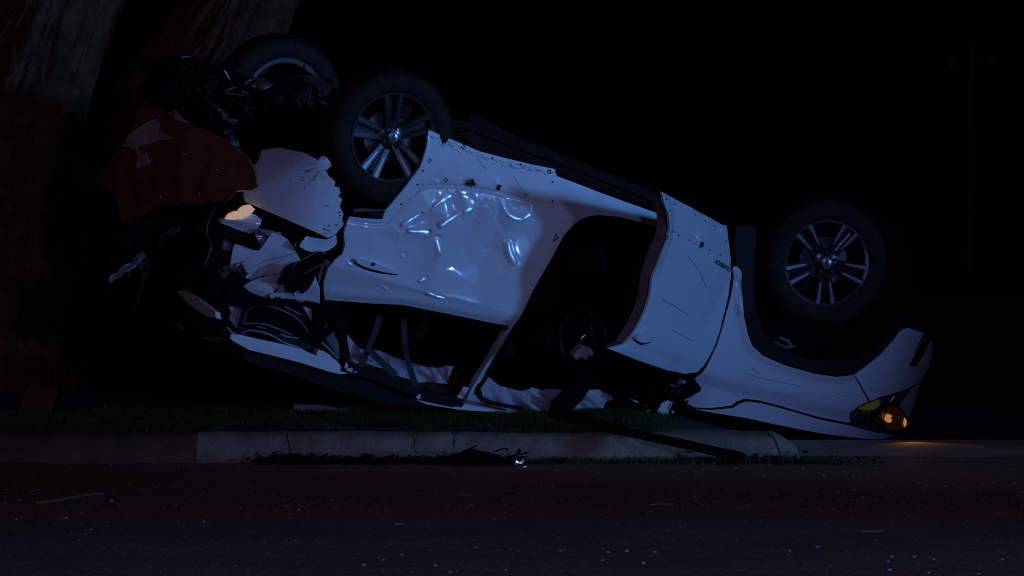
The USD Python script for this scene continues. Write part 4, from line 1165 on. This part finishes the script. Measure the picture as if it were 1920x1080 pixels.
for x, y in ((258, 290), (301, 290), (303, 280), (411, 319), (423, 317), (441, 332), (443, 331), (424, 340), (425, 348), (377, 362), (377, 366), (304, 370), (292, 372), (305, 372), (290, 378), (285, 388), (365, 334), (338, 381), (347, 290), (352, 291)):
    a_, b_ = RE.st(x, y)
    sp_.append(moved(trimesh.creation.icosphere(1, .004), frame_matrix(RE.world(a_, b_, float(rear_h(np.array([a_]), np.array([b_]))[0]) + .012), N, W, -U)))
part(rbump, 'glass_crumbs', sp_, 'crumb', kind='stuff')
tg = [(196, 400), (250, 430), (300, 392), (400, 384), (430, 400), (420, 450), (400, 520), (410, 580), (430, 632), (400, 610), (330, 560), (260, 530), (205, 520), (190, 470)]
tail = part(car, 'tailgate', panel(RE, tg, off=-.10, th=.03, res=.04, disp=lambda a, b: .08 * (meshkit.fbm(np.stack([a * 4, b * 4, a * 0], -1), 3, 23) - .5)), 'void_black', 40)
part(tail, 'trim_line', [tube(smooth_line([RE.pt(*p, .0) for p in pts], 1), .005, 6) for pts in ([(369, 422), (387, 441), (397, 458), (391, 480), (383, 498)], [(404, 388), (390, 412), (387, 440)])], 'dull_steel')
part(tail, 'spoiler', panel(RE, [(331, 547), (347, 544), (376, 564), (403, 584), (405, 596), (390, 594), (360, 575)], off=.05, th=.03, res=.03), 'paint', 40, label='pale broken piece of the roof spoiler')
part(tail, 'spoiler', panel(RE, [(196, 512), (212, 520), (260, 536), (330, 562), (390, 600), (425, 630), (360, 628), (326, 634), (340, 612), (300, 585), (240, 556), (205, 535)], off=.02, th=.04, res=.04, disp=lambda a, b: .05 * (meshkit.fbm(np.stack([a * 4, b * 4, a * 0], -1), 3, 3) - .5)), 'underbody', 40, label='dark brown torn spoiler edge')  # this spoiler piece takes the dark underbody colour

trng = np.random.default_rng(44)


def torn_strip(c, x, y, n, L, Wd, fold, seed):
    g = 9
    uu, vv = np.meshgrid(np.linspace(-.5, .5, g), np.linspace(-.5, .5, 5), indexing='ij')
    k = np.stack([uu * 5 + seed, vv * 3, uu * 0], -1)
    wob = meshkit.fbm(k, 3, seed) - .5
    edge = 1 + .7 * (meshkit.noise(np.stack([uu * 14, np.sign(vv) * 3 + seed, uu * 0], -1), seed) - .5) * (np.abs(vv) > .4)
    P = c + (uu * L)[..., None] * x + (vv * Wd * edge)[..., None] * y + (fold * (wob * 2 + np.abs(uu) * .6))[..., None] * n
    i, j = np.meshgrid(np.arange(g - 1), np.arange(4), indexing='ij')
    qd = np.stack([i * 5 + j, (i + 1) * 5 + j, (i + 1) * 5 + j + 1, i * 5 + j + 1], -1).reshape(-1, 4)
    f = np.vstack([qd[:, [0, 1, 2]], qd[:, [0, 2, 3]]])
    v = P.reshape(-1, 3)
    return solid_sheet(v, f, v, v - n * .004)


for k in range(64):
    if k < 26:
        x_, y_, h_ = trng.uniform(225, 420), trng.uniform(405, 535), trng.uniform(-.9, -.3)
        mt = trng.choice(['black_plastic', 'underbody', 'underbody', 'dull_steel'])
    elif k < 46:
        x_, y_, h_ = trng.uniform(430, 640), trng.uniform(415, 565), trng.uniform(-.15, -.11)
        mt = trng.choice(['black_plastic', 'underbody', 'dull_steel', 'paint_satin'])
    else:
        x_, y_, h_ = trng.uniform(330, 620), trng.uniform(150, 300), trng.uniform(-.75, -.40)
        mt = trng.choice(['black_plastic', 'underbody', 'dull_steel', 'underbody'])
    an = trng.uniform(0, math.pi)
    xx = unit(U * math.cos(an) + W * math.sin(an) + N * trng.normal(0, .3)); nn = unit(N + trng.normal(0, .5, 3)); yy = unit(np.cross(nn, xx)); nn = np.cross(xx, yy)
    part(car, 'torn_metal', torn_strip(C(x_, y_, h_), xx, yy, nn, trng.uniform(.08, .26), trng.uniform(.015, .07), trng.uniform(.02, .07), k), mt, False)
for k in range(14):
    x_, y_ = trng.uniform(360, 610), trng.uniform(160, 290)
    p0 = np.array([x_, y_])
    pts = [p0 + np.cumsum(trng.normal(0, 14, (4, 2)), 0)[i] for i in range(4)]
    part(car, 'loose_wire', tube(smooth_line([C(*p, -.40 - .05 * i) for i, p in enumerate(pts)], 2), trng.uniform(.003, .009), 5), trng.choice(['dull_steel', 'black_plastic', 'underbody']))
part(car, 'exhaust_pipe', tube(smooth_line(hline0, 2) if 0 else smooth_line([C(x, y, -.75) for x, y in ((560, 190), (640, 205), (760, 232), (860, 262), (1000, 300), (1150, 352))], 2), .03, 10), 'dull_steel')
# ---- roof, pillars and small rear window
rail_px = [(428, 631), (436, 627), (450, 628), (490, 637), (537, 647), (567, 656), (593, 667), (596, 655), (606, 658), (617, 664), (632, 677), (641, 687), (655, 700), (640, 702), (617, 697), (567, 681), (517, 668), (467, 656), (438, 640)]
part(car, 'roof_rail', panel(PLAIN, rail_px, fixed=-.25, th=.05, res=.012, disp=lambda a, b: .02 * (meshkit.fbm(np.stack([a * 5, b * 5, a * 0], -1), 2, 3) - .5)), 'paint', 40)
band = [(455, 664), (490, 668), (540, 684), (585, 700), (640, 712), (560, 706), (500, 690), (465, 678)]
part(car, 'roof_rail', panel(PLAIN, band, fixed=-.30, th=.03, res=.03), 'rail_grey', 40)
roof_line = [BODY.st(x, y, fixed=-.32) for x, y in ((433, 640), (470, 664), (540, 690), (640, 720), (760, 752), (870, 768), (1000, 778), (1080, 784))]
rv, rf = [], []
for i, (a, b) in enumerate(roof_line):
    for k in range(17):
        u = k / 16
        drop = .085 * math.sin(math.pi * min(1, u * 1.0)) ** .6
        rv.append(PLAIN.world(a, b - drop + .02, -.32 - 1.12 * u))
for i in range(len(roof_line) - 1):
    for k in range(16):
        a = i * 17 + k
        rf += [[a, a + 1, a + 18], [a, a + 18, a + 17]]
part(car, 'roof', trimesh.Trimesh(np.array(rv), np.array(rf), process=False), 'warm_shade_paint', 40)  # white roof in the same painted brown shade as the bumper
part(car, 'roof_side', panel(PLAIN, [(434, 641), (470, 657), (540, 673), (620, 697), (655, 701), (700, 712), (780, 746), (860, 765), (780, 764), (700, 752), (600, 722), (520, 694), (460, 664)], fixed=-.31, th=.03, res=.04), 'black_plastic', 40)
qw = part(car, 'quarter_window', panel(BODY, [(452, 606), (461, 582), (472, 572), (517, 573), (558, 597), (570, 610), (578, 622), (576, 634), (560, 634), (547, 628), (500, 609), (478, 606), (460, 609)], off=-.05, th=.006, res=.03, sm=1), 'gloss_black', 40, label='small dark rear quarter window')
fr_out = [(443, 632), (450, 605), (458, 580), (466, 566), (480, 565), (520, 566), (566, 572), (578, 592), (590, 616), (598, 650), (594, 666), (570, 656), (540, 645), (505, 627), (470, 618), (455, 628)]
part(car, 'quarter_window_frame', panel(BODY, fr_out, off=-.03, th=.05, res=.02, holes=[[(456, 605), (464, 583), (474, 575), (516, 576), (556, 599), (568, 612), (575, 624), (572, 630), (547, 625), (500, 605), (478, 603)]]), 'gloss_black', 40)
for pts, rr in (([(456, 607), (463, 582), (473, 574), (517, 574.5), (558, 597), (570, 610), (577, 622)], .0035), ([(456, 607), (478, 606), (500, 608), (525, 618), (547, 628)], .0035), ([(450, 628), (462, 619), (480, 620), (505, 626), (535, 644), (565, 653), (572, 660), (582, 664)], .005),
                ([(406, 583), (420, 605), (432, 622), (443, 626)], .005), ([(526, 572), (545, 580), (565, 590)], .003), ([(526, 627), (540, 632), (560, 634)], .005), ([(480, 612), (500, 616)], .003)):
    part(car, 'window_trim', tube(smooth_line([BODY.world(*BODY.st(x, y, -.022), float(side_h(*[np.array([q]) for q in BODY.st(x, y, -.022)])[0]) - .022) for x, y in pts], 2), rr, 6), 'trim_grey')
part(car, 'rear_pillar', panel(BODY, [(432, 562), (440, 558), (448, 563), (458, 577), (450, 600), (444, 618), (436, 606), (430, 598), (434, 585), (428, 574)], off=-.06, th=.02, res=.02), 'paint_satin', 40)
part(car, 'rear_pillar', panel(BODY, [(560, 573), (575, 576), (589, 582), (586, 594), (583, 604), (574, 592)], off=-.05, th=.02, res=.02), 'paint_satin', 40)
part(car, 'rear_pillar', panel(BODY, [(588, 582), (600, 572), (610, 566), (622, 572), (616, 600), (606, 640), (596, 668), (586, 668), (592, 640), (588, 610)], off=-.03, th=.05, res=.03), 'black_plastic', 40, label='dark rear pillar')
for m_ in (tube([C(614, 590, -.2), C(612, 605, -.2), C(609, 615, -.2)], .006, 6), tube([C(603, 642, -.24), C(618, 656, -.24), C(632, 672, -.24)], .006, 6), panel(PLAIN, [(604, 640), (625, 622), (634, 640), (638, 680), (630, 672)], fixed=-.30, th=.01, res=.05)):
    part(car, 'rear_pillar_trim', m_, 'dull_steel')
for pts, rr in (([(622, 572), (634, 612), (642, 650), (645, 692)], .012), ([(628, 568), (642, 620), (650, 660), (654, 692)], .016), ([(645, 585), (647, 640)], .012)):
    part(car, 'window_frame', tube([C(x, y, -.12 - .14 * (y - 570) / 120) for x, y in pts], rr, 8), 'black_plastic')
part(car, 'window_frame', strip(smooth_line([C(x, y, -.25) for x, y in ((642, 688), (680, 698), (730, 712), (770, 732), (800, 742), (868, 756))], 1), .045, .03, N), 'black_plastic')
part(car, 'frame_clip', [panel(PLAIN, p, fixed=-.235, th=.01, res=.01) for p in ([(646, 688), (650, 676), (653, 686), (651, 694)], [(648, 691), (662, 690), (660, 698), (652, 696)], [(662, 697), (670, 696), (668, 699)], [(780, 744), (788, 738), (789, 747), (784, 749)])], 'paint_satin')

# ---- inside: floor, far side, seats, curtain airbags, belts, steering wheel
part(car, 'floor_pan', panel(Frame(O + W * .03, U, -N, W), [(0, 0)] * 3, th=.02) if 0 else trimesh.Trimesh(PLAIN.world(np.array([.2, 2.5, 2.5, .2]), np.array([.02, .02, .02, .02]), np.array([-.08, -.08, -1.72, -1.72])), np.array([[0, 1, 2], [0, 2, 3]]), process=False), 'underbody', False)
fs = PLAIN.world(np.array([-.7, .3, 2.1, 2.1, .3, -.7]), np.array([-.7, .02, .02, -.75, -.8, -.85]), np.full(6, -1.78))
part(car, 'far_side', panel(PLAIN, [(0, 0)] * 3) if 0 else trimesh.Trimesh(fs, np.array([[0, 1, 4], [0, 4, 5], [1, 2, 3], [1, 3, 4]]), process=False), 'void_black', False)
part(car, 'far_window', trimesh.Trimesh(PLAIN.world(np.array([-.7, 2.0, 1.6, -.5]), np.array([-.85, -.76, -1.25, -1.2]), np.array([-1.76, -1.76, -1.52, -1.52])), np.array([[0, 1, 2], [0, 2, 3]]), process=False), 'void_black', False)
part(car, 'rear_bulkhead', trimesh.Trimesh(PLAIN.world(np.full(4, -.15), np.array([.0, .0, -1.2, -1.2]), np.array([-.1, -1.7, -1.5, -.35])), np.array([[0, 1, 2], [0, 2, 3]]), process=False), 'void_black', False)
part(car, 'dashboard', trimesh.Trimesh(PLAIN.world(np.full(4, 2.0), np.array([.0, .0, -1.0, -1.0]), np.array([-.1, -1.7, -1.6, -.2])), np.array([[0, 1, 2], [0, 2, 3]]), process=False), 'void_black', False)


def cushion(px, h0, depth, mat, name, puff=.04, res=.02):
    pl = smooth_poly(px, 2)
    P = Polygon([PLAIN.flat(x, y, h0) for x, y in pl])

    def dome_(a, b):
        d = shapely.distance(shapely.points(np.stack([a, b], -1)), P.boundary)
        return puff * (np.sqrt(np.clip(d / .05, 0, 1)) - 1)
    return part(car, name, panel(PLAIN, pl, fixed=h0, th=depth, res=res, disp=dome_), mat, True)


cushion([(944, 642), (958, 638), (970, 645), (975, 662), (968, 674), (957, 678), (946, 672), (942, 658)], -.62, .08, 'seat_cloth', 'headrest')
cushion([(750, 585), (790, 580), (812, 590), (812, 625), (795, 640), (770, 638), (752, 625)], -.75, .12, 'seat_cloth', 'headrest')
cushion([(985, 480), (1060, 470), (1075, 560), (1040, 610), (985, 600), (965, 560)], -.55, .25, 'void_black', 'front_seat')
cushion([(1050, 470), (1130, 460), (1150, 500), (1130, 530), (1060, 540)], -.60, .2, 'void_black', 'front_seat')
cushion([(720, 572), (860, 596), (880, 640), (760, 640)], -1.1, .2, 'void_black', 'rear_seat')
# curtain airbags
def cloth_disp(seed, amp=.06, fx=3.0, fy=14.0, ang=.35):
    def fn(a, b):
        c, s = math.cos(ang), math.sin(ang)
        x, y = a * c + b * s, -a * s + b * c
        wv = meshkit.fbm(np.stack([x * fx, y * fy, a * 0], -1), 4, seed)
        return amp * (np.abs(2 * wv - 1) * 2 - .5)
    return fn


part(car, 'curtain_airbag', panel(PLAIN, [(648, 620), (653, 628), (664, 642), (679, 656), (700, 656), (722, 661), (738, 669), (755, 674), (769, 678), (804, 690), (825, 691), (840, 687), (853, 688), (846, 706), (834, 717), (810, 716), (783, 718), (766, 711), (742, 704), (720, 692), (690, 684), (671, 682), (655, 676), (650, 652)], fixed=-.42, th=.004, res=.012, disp=cloth_disp(5, .05, 4, 15, -.12)), 'cloth', True, label='limp pale curtain airbag behind the rear window')
part(car, 'curtain_airbag', panel(PLAIN, [(898, 738), (898, 728), (903, 716), (912, 702), (925, 712), (940, 725), (960, 730), (980, 735), (990, 729), (999, 727), (1018, 733), (1040, 731), (1065, 732), (1100, 731), (1127, 732), (1142, 740), (1156, 748), (1127, 763), (1093, 773), (1063, 770), (1027, 777), (977, 774), (950, 764), (927, 755), (910, 748)], fixed=-.40, th=.004, res=.012, disp=cloth_disp(11, .07, 3.0, 14, -.30)), 'cloth', True, label='limp pale curtain airbag along the front door opening')
for pts, w, h in (([(716, 580), (704, 622), (690, 655), (676, 690)], .034, -.36), ([(688, 652), (712, 676), (742, 704)], .036, -.34), ([(757, 596), (759, 640), (763, 676), (776, 712), (786, 742)], .032, -.34)):
    part(car, 'seat_belt', strip(smooth_line([C(x, y, h) for x, y in pts], 2), w, .003, N), 'belt')
part(car, 'door_pillar_trim', strip([C(1118, 672, -.33), C(1105, 705, -.32), C(1082, 735, -.30), C(1048, 768, -.27)], [.07, .09, .11, .11], .02, N), 'void_black')
part(car, 'windscreen_pillar', tube(smooth_line([C(x, y, -.30) for x, y in ((1262, 690), (1240, 715), (1215, 745), (1190, 772))], 1), .022, 8), 'black_plastic')
part(car, 'windscreen', slab(PLAIN, [(1110, 700), (1255, 700), (1215, 762), (1130, 778), (1080, 770)], -.75, .01), 'gloss_black')
# steering wheel: rim, airbag hub, spokes
swc = C(1094, 640, -.55)
swn = unit(-U * .88 + N * .38 - W * .25)
sx = unit(np.cross(swn, N)); sy = np.cross(swn, sx)
SWM = frame_matrix(swc, sx, sy, swn)
sw = part(car, 'steering_wheel', moved(trimesh.creation.torus(.165, .015, 48, 12), SWM), 'wheel_leather', True)
part(sw, 'hub', panel(PLAIN, [(1078, 660), (1086, 652), (1092, 646), (1100, 650), (1108, 652), (1113, 664), (1108, 676), (1098, 677), (1089, 668), (1080, 676), (1075, 668)], fixed=-.36, th=.05, res=.012, sm=1, disp=lambda a, b: .04 * (meshkit.fbm(np.stack([a * 22, b * 22, a * 0], -1), 2, 4) - .4)), 'paint_plain', True, label='pale burst airbag hub')
part(sw, 'spoke', [tube([C(1089, 646, -.5), C(1092, 632, -.5), C(1098, 626, -.5)], .008, 6), tube([C(1108, 608, -.5), C(1110, 622, -.5), C(1110, 632, -.5)], .012, 6)], 'rim_machined')
part(sw, 'red_trim', tube([C(1110, 634, -.5), C(1113, 650, -.5), C(1114, 664, -.5)], .014, 6), 'red_trim')
part(car, 'gear_lever', tube([C(1028, 632, -.7), C(1031, 652, -.7)], .012, 8), 'rim_machined')
part(car, 'door_jamb_rail', strip(smooth_line([C(x, y, -.02) for x, y in ((1216, 470), (1203, 505), (1190, 540), (1180, 575), (1172, 606))], 1), .04, .03, N + U * -.6), 'door_jamb')

# ---- underside
def hline(pts, h): return [C(x, y, h) for x, y in pts]


part(car, 'floor_rail', slab(PLAIN, [(837, 226), (875, 228), (930, 246), (1005, 271), (1061, 292), (1140, 326), (1235, 368), (1300, 396), (1300, 428), (1236, 402), (1133, 363), (1089, 346), (1046, 330), (1040, 312), (960, 292), (920, 272), (905, 258), (872, 240), (838, 235)], -.20, .10), 'rail_grey')
part(car, 'floor_rail', strip(smooth_line(hline([(836, 230), (880, 234), (930, 256), (1005, 284), (1080, 312), (1160, 344), (1240, 378), (1360, 425)], -.17), 1), .035, .02, N), 'underbody')
part(car, 'floor_rail', slab(PLAIN, [(875, 228), (883, 216), (890, 213), (903, 220), (950, 247), (1005, 270), (1100, 308), (1240, 366), (1240, 376), (1100, 318), (1005, 280), (950, 257)], -.40, .06), 'underbody')
part(car, 'heat_shield', slab(PLAIN, [(862, 250), (885, 246), (920, 270), (960, 293), (1000, 300), (1040, 312), (1042, 318), (1000, 310), (945, 296), (905, 285)], -.07, .03), 'underbody')
part(car, 'brake_line', tube(smooth_line(hline([(850, 238), (900, 262), (960, 290), (1010, 300), (1060, 322), (1140, 352), (1236, 392)], -.12), 1), .006, 6), 'black_plastic')
part(car, 'front_subframe', slab(PLAIN, [(1300, 395), (1360, 418), (1419, 424), (1419, 430), (1380, 430), (1340, 422), (1300, 412)], -.25, .12), 'underbody')
part(car, 'wheel_house', slab(PLAIN, [(640, 330), (650, 200), (740, 190), (820, 240), (800, 250), (798, 281), (787, 313), (756, 354), (722, 394), (700, 405), (655, 405)], -.30, .05), 'void_black')
# rear underside mass, axle, tank and arms
part(car, 'rear_underside', panel(Frame(O + W * -.02 - U * .45 - N * .9, N, U, W), [(0, 0)] * 3) if 0 else slab(PLAIN, [(300, 160), (350, 120), (400, 120), (470, 150), (560, 160), (640, 200), (660, 330), (600, 290), (550, 285), (500, 320), (478, 326), (450, 280), (394, 248), (320, 212), (280, 190)], -.85, .25, .03, 0, lambda a, b: .45 * (meshkit.fbm(np.stack([a * 6, b * 6, a * 0], -1), 3, 41) - .5)), 'void_black', 30)
tankc = C(504, 168, -.62)
tk = trimesh.creation.capsule(.10, .052, count=[20, 20]) if 0 else trimesh.creation.icosphere(3, 1.0)
tk.vertices = np.sign(tk.vertices) * np.abs(tk.vertices) ** .85
tk.vertices *= np.array([.105, .05, .055])
part(car, 'silencer', [moved(tk, frame_matrix(tankc, unit(RTV * .93 - UPV * .36), unit(RTV * .36 + UPV * .93), np.cross(unit(RTV * .93 - UPV * .36), unit(RTV * .36 + UPV * .93))))], 'steel', True)
part(car, 'silencer_seam', tube(smooth_line(hline([(472, 166), (480, 168), (492, 180), (510, 190), (528, 194)], -.56), 2), .006, 6), 'rim_machined')
part(car, 'brake_pipe', tube(smooth_line(hline([(420, 132), (426, 143), (433, 153), (444, 160), (454, 161), (462, 155), (471, 148), (496, 149)], -.56), 2), .006, 8), 'rim_machined')
part(car, 'rear_axle', [tube(smooth_line([O - N * 1.35, O - N * .9 + W * .02, O - N * .35], 1), .05, 12), moved(trimesh.creation.icosphere(2, .085), frame_matrix(C(528, 175, -.7), U, W, N))], 'underbody', True)
part(car, 'suspension_arm', panel(PLAIN, [(548, 147), (556, 143), (576, 141), (590, 140), (602, 149), (620, 160), (636, 175), (628, 186), (620, 196), (611, 182), (592, 166), (590, 160), (570, 155), (552, 151)], fixed=-.45, th=.06, res=.03), 'dull_steel', 30, label='pale curved suspension arm')
part(car, 'shock_absorber', [tube(hline([(577, 162), (580, 185)], -.5), .008, 8), tube(hline([(583, 162), (586, 185)], -.5), .006, 8)], 'rim_machined')
part(car, 'tow_bracket', panel(PLAIN, [(312, 131), (320, 120), (331, 111), (344, 105), (358, 106), (372, 111), (382, 112), (378, 118), (362, 116), (352, 118), (345, 128), (340, 140), (326, 138)], fixed=-1.35, th=.05, res=.02), 'dull_steel', 30)
part(car, 'tow_bracket', panel(PLAIN, [(340, 142), (360, 142), (380, 145), (392, 149), (372, 149), (350, 145)], fixed=-1.3, th=.02, res=.03), 'dull_steel', 30)
for p, r_ in (([(590, 240), (600, 265), (612, 290), (625, 330), (650, 376)], .014), ([(660, 195), (640, 230), (625, 270)], .01), ([(470, 180), (466, 190), (463, 202)], .008), ([(495, 195), (500, 206), (512, 212)], .008)):
    part(car, 'hanging_hose', tube(smooth_line(hline(p, -.35), 2), r_, 6), 'underbody')

# ---- wheels
def tyre_mesh(R=.340, rim=.222, w=.205, segs=160):
    hw = w / 2
    prof = [(rim, -hw * .82), (rim + .012, -hw * .95), (rim + .045, -hw * 1.02), (R - .045, -hw * 1.0), (R - .022, -hw * .93), (R - .008, -hw * .80), (R - .001, -hw * .60), (R - .001, -hw * .44), (R - .010, -hw * .42), (R - .010, -hw * .36), (R, -hw * .34), (R + .002, -hw * .06), (R - .008, -hw * .04), (R - .008, hw * .04), (R + .002, hw * .06),
            (R, hw * .34), (R - .010, hw * .36), (R - .010, hw * .42), (R - .001, hw * .44), (R - .001, hw * .60), (R - .008, hw * .80), (R - .022, hw * .93), (R - .045, hw * 1.0), (R - .06, hw * 1.025), (R - .064, hw * 1.01), (R - .07, hw * 1.025), (rim + .03, hw * 1.0), (rim + .012, hw * .95), (rim + .008, hw * .90), (rim, hw * .82), (rim - .015, 0)]
    m = revolve(prof, segs)
    n = len(prof)
    v = m.vertices.reshape(segs, n, 3)
    for i in range(segs):
        if i % 4 == 0:
            for k in list(range(3, 8)) + list(range(18, 23)):
                r_ = np.hypot(v[i, k, 0], v[i, k, 1])
                v[i, k, :2] *= (r_ - .007) / r_
    m.vertices = v.reshape(-1, 3)
    return m


def wheel(center, axis, spin, label, rub='rubber', inner=False, face='rim_face'):
    """z of the wheel's own frame is its outer side; center is the middle of the outer rim face."""
    z = unit(axis); x = unit(np.cross([0, 0, 1.0], z)); y = np.cross(z, x)
    R0 = np.array([[math.cos(spin), -math.sin(spin), 0], [math.sin(spin), math.cos(spin), 0], [0, 0, 1]])
    M = frame_matrix(center, x, y, z); M[:3, :3] = M[:3, :3] @ R0
    off = np.eye(4); off[2, 3] = -.095
    wh = part(car, 'wheel', moved(tyre_mesh(), M @ off), rub, 50, label=label)
    # barrel and lips
    barrel = revolve([(.224, -.185), (.232, -.19), (.232, -.180), (.215, -.165), (.205, -.10), (.205, -.03), (.214, -.012), (.224, -.004), (.229, .002), (.229, -.006), (.216, -.02), (.199, -.04), (.199, -.10), (.21, -.17)], 96)
    rim = part(wh, 'rim', moved(barrel, M), 'rim_machined' if inner else 'rim_dark', 40)
    part(rim, 'rim_edge', moved(revolve([(.214, -.011), (.2235, -.001), (.229, .003), (.229, -.004), (.222, -.012)], 96), M), 'rim_machined', 40)
    if inner:
        part(rim, 'rim_flange', moved(revolve([(.226, -.196), (.221, -.199), (.204, -.190), (.196, -.170), (.192, -.12), (.198, -.12), (.205, -.17), (.22, -.188)], 96), M), 'trim_grey', 40)
        part(rim, 'brake_drum', moved(revolve([(.0, -.17), (.13, -.17), (.14, -.16), (.14, -.05), (.0, -.05)], 48), M), 'underbody', 40)
        return wh
    part(rim, 'brake_disc', moved(revolve([(.0, -.075), (.13, -.075), (.13, -.095), (.0, -.095)], 48), M), 'dull_steel', 40)
    part(rim, 'brake_caliper', moved(box_at(np.array([.12, -.07, -.075]), *np.eye(3), (.07, .10, .04)), M), 'rail_grey')
    part(rim, 'hub', moved(revolve([(.0, -.012), (.040, -.012), (.066, -.022), (.072, -.035), (.072, -.06), (.0, -.06)], 40), M), 'rim_dark', 40)
    cap = part(rim, 'hub_cap', moved(revolve([(.0, .004), (.022, .003), (.030, -.002), (.032, -.014), (.0, -.014)], 32), M), 'steel', 40)
    part(cap, 'emblem', [moved(trimesh.creation.box((.036, .010, .004)), M @ trimesh.transformations.translation_matrix([0, 0, .005])), moved(trimesh.creation.box((.014, .017, .004)), M @ trimesh.transformations.translation_matrix([0, 0, .0055]))], 'chrome')
    for k in range(5):
        a = k * 2 * math.pi / 5 + math.pi / 5
        c = np.array([.052 * math.cos(a), .052 * math.sin(a), -.008])
        part(rim, 'lug_nut', moved(trimesh.creation.cylinder(.0085, .022, sections=6), M @ trimesh.transformations.translation_matrix(c)), 'chrome', False)
    for k in range(5):
        a = k * 2 * math.pi / 5
        Rz = trimesh.transformations.rotation_matrix(a, [0, 0, 1])
        dark, lit = [], []
        for sg in (-1, 1):
            # one leg of a double spoke: a tapering bar from hub to rim, bright on its face towards the rim
            st_, en = np.array([.055, sg * .018]), np.array([.214, sg * .040])
            wa, wb = .012, .019
            d2 = unit(np.append(en - st_, 0))[:2]; nn = np.array([-d2[1], d2[0]])
            def bar(p0, p1, w0, w1, z0, z1, zt0, zt1):
                q4 = [p0 + nn * w0, p0 - nn * w0, p1 - nn * w1, p1 + nn * w1]
                zt = [zt0, zt0, zt1, zt1]; zb = [z0, z0, z1, z1]
                v = np.array([[*q_, t_] for q_, t_ in zip(q4, zt)] + [[*q_, b_] for q_, b_ in zip(q4, zb)])
                f = [[0, 1, 2], [0, 2, 3], [4, 6, 5], [4, 7, 6], [0, 4, 5], [0, 5, 1], [1, 5, 6], [1, 6, 2], [2, 6, 7], [2, 7, 3], [3, 7, 4], [3, 4, 0]]
                return trimesh.Trimesh(v, np.array(f)[:, ::-1], process=False)
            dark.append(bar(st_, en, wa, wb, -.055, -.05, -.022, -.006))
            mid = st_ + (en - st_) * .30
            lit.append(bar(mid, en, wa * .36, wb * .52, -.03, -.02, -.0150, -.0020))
        root = trimesh.creation.box((.05, .050, .03)); root.apply_translation([.055, 0, -.036])
        web = trimesh.creation.box((.15, .045, .012)); web.apply_translation([.13, 0, -.045])
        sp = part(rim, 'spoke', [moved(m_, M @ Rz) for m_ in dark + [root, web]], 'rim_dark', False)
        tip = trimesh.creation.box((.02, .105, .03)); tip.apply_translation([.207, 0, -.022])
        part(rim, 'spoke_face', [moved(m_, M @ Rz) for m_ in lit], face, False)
    return wh


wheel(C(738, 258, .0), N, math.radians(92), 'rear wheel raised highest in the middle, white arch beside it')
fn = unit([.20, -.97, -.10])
wheel(C(1550, 493, .03), fn, math.radians(-90), 'front wheel above the headlight end', face='rim_face_lit')
wheel(C(507, 180, -1.56) - N * .0, -N, 0.3, 'far rear wheel seen from its inner side', 'rubber_bright', True)
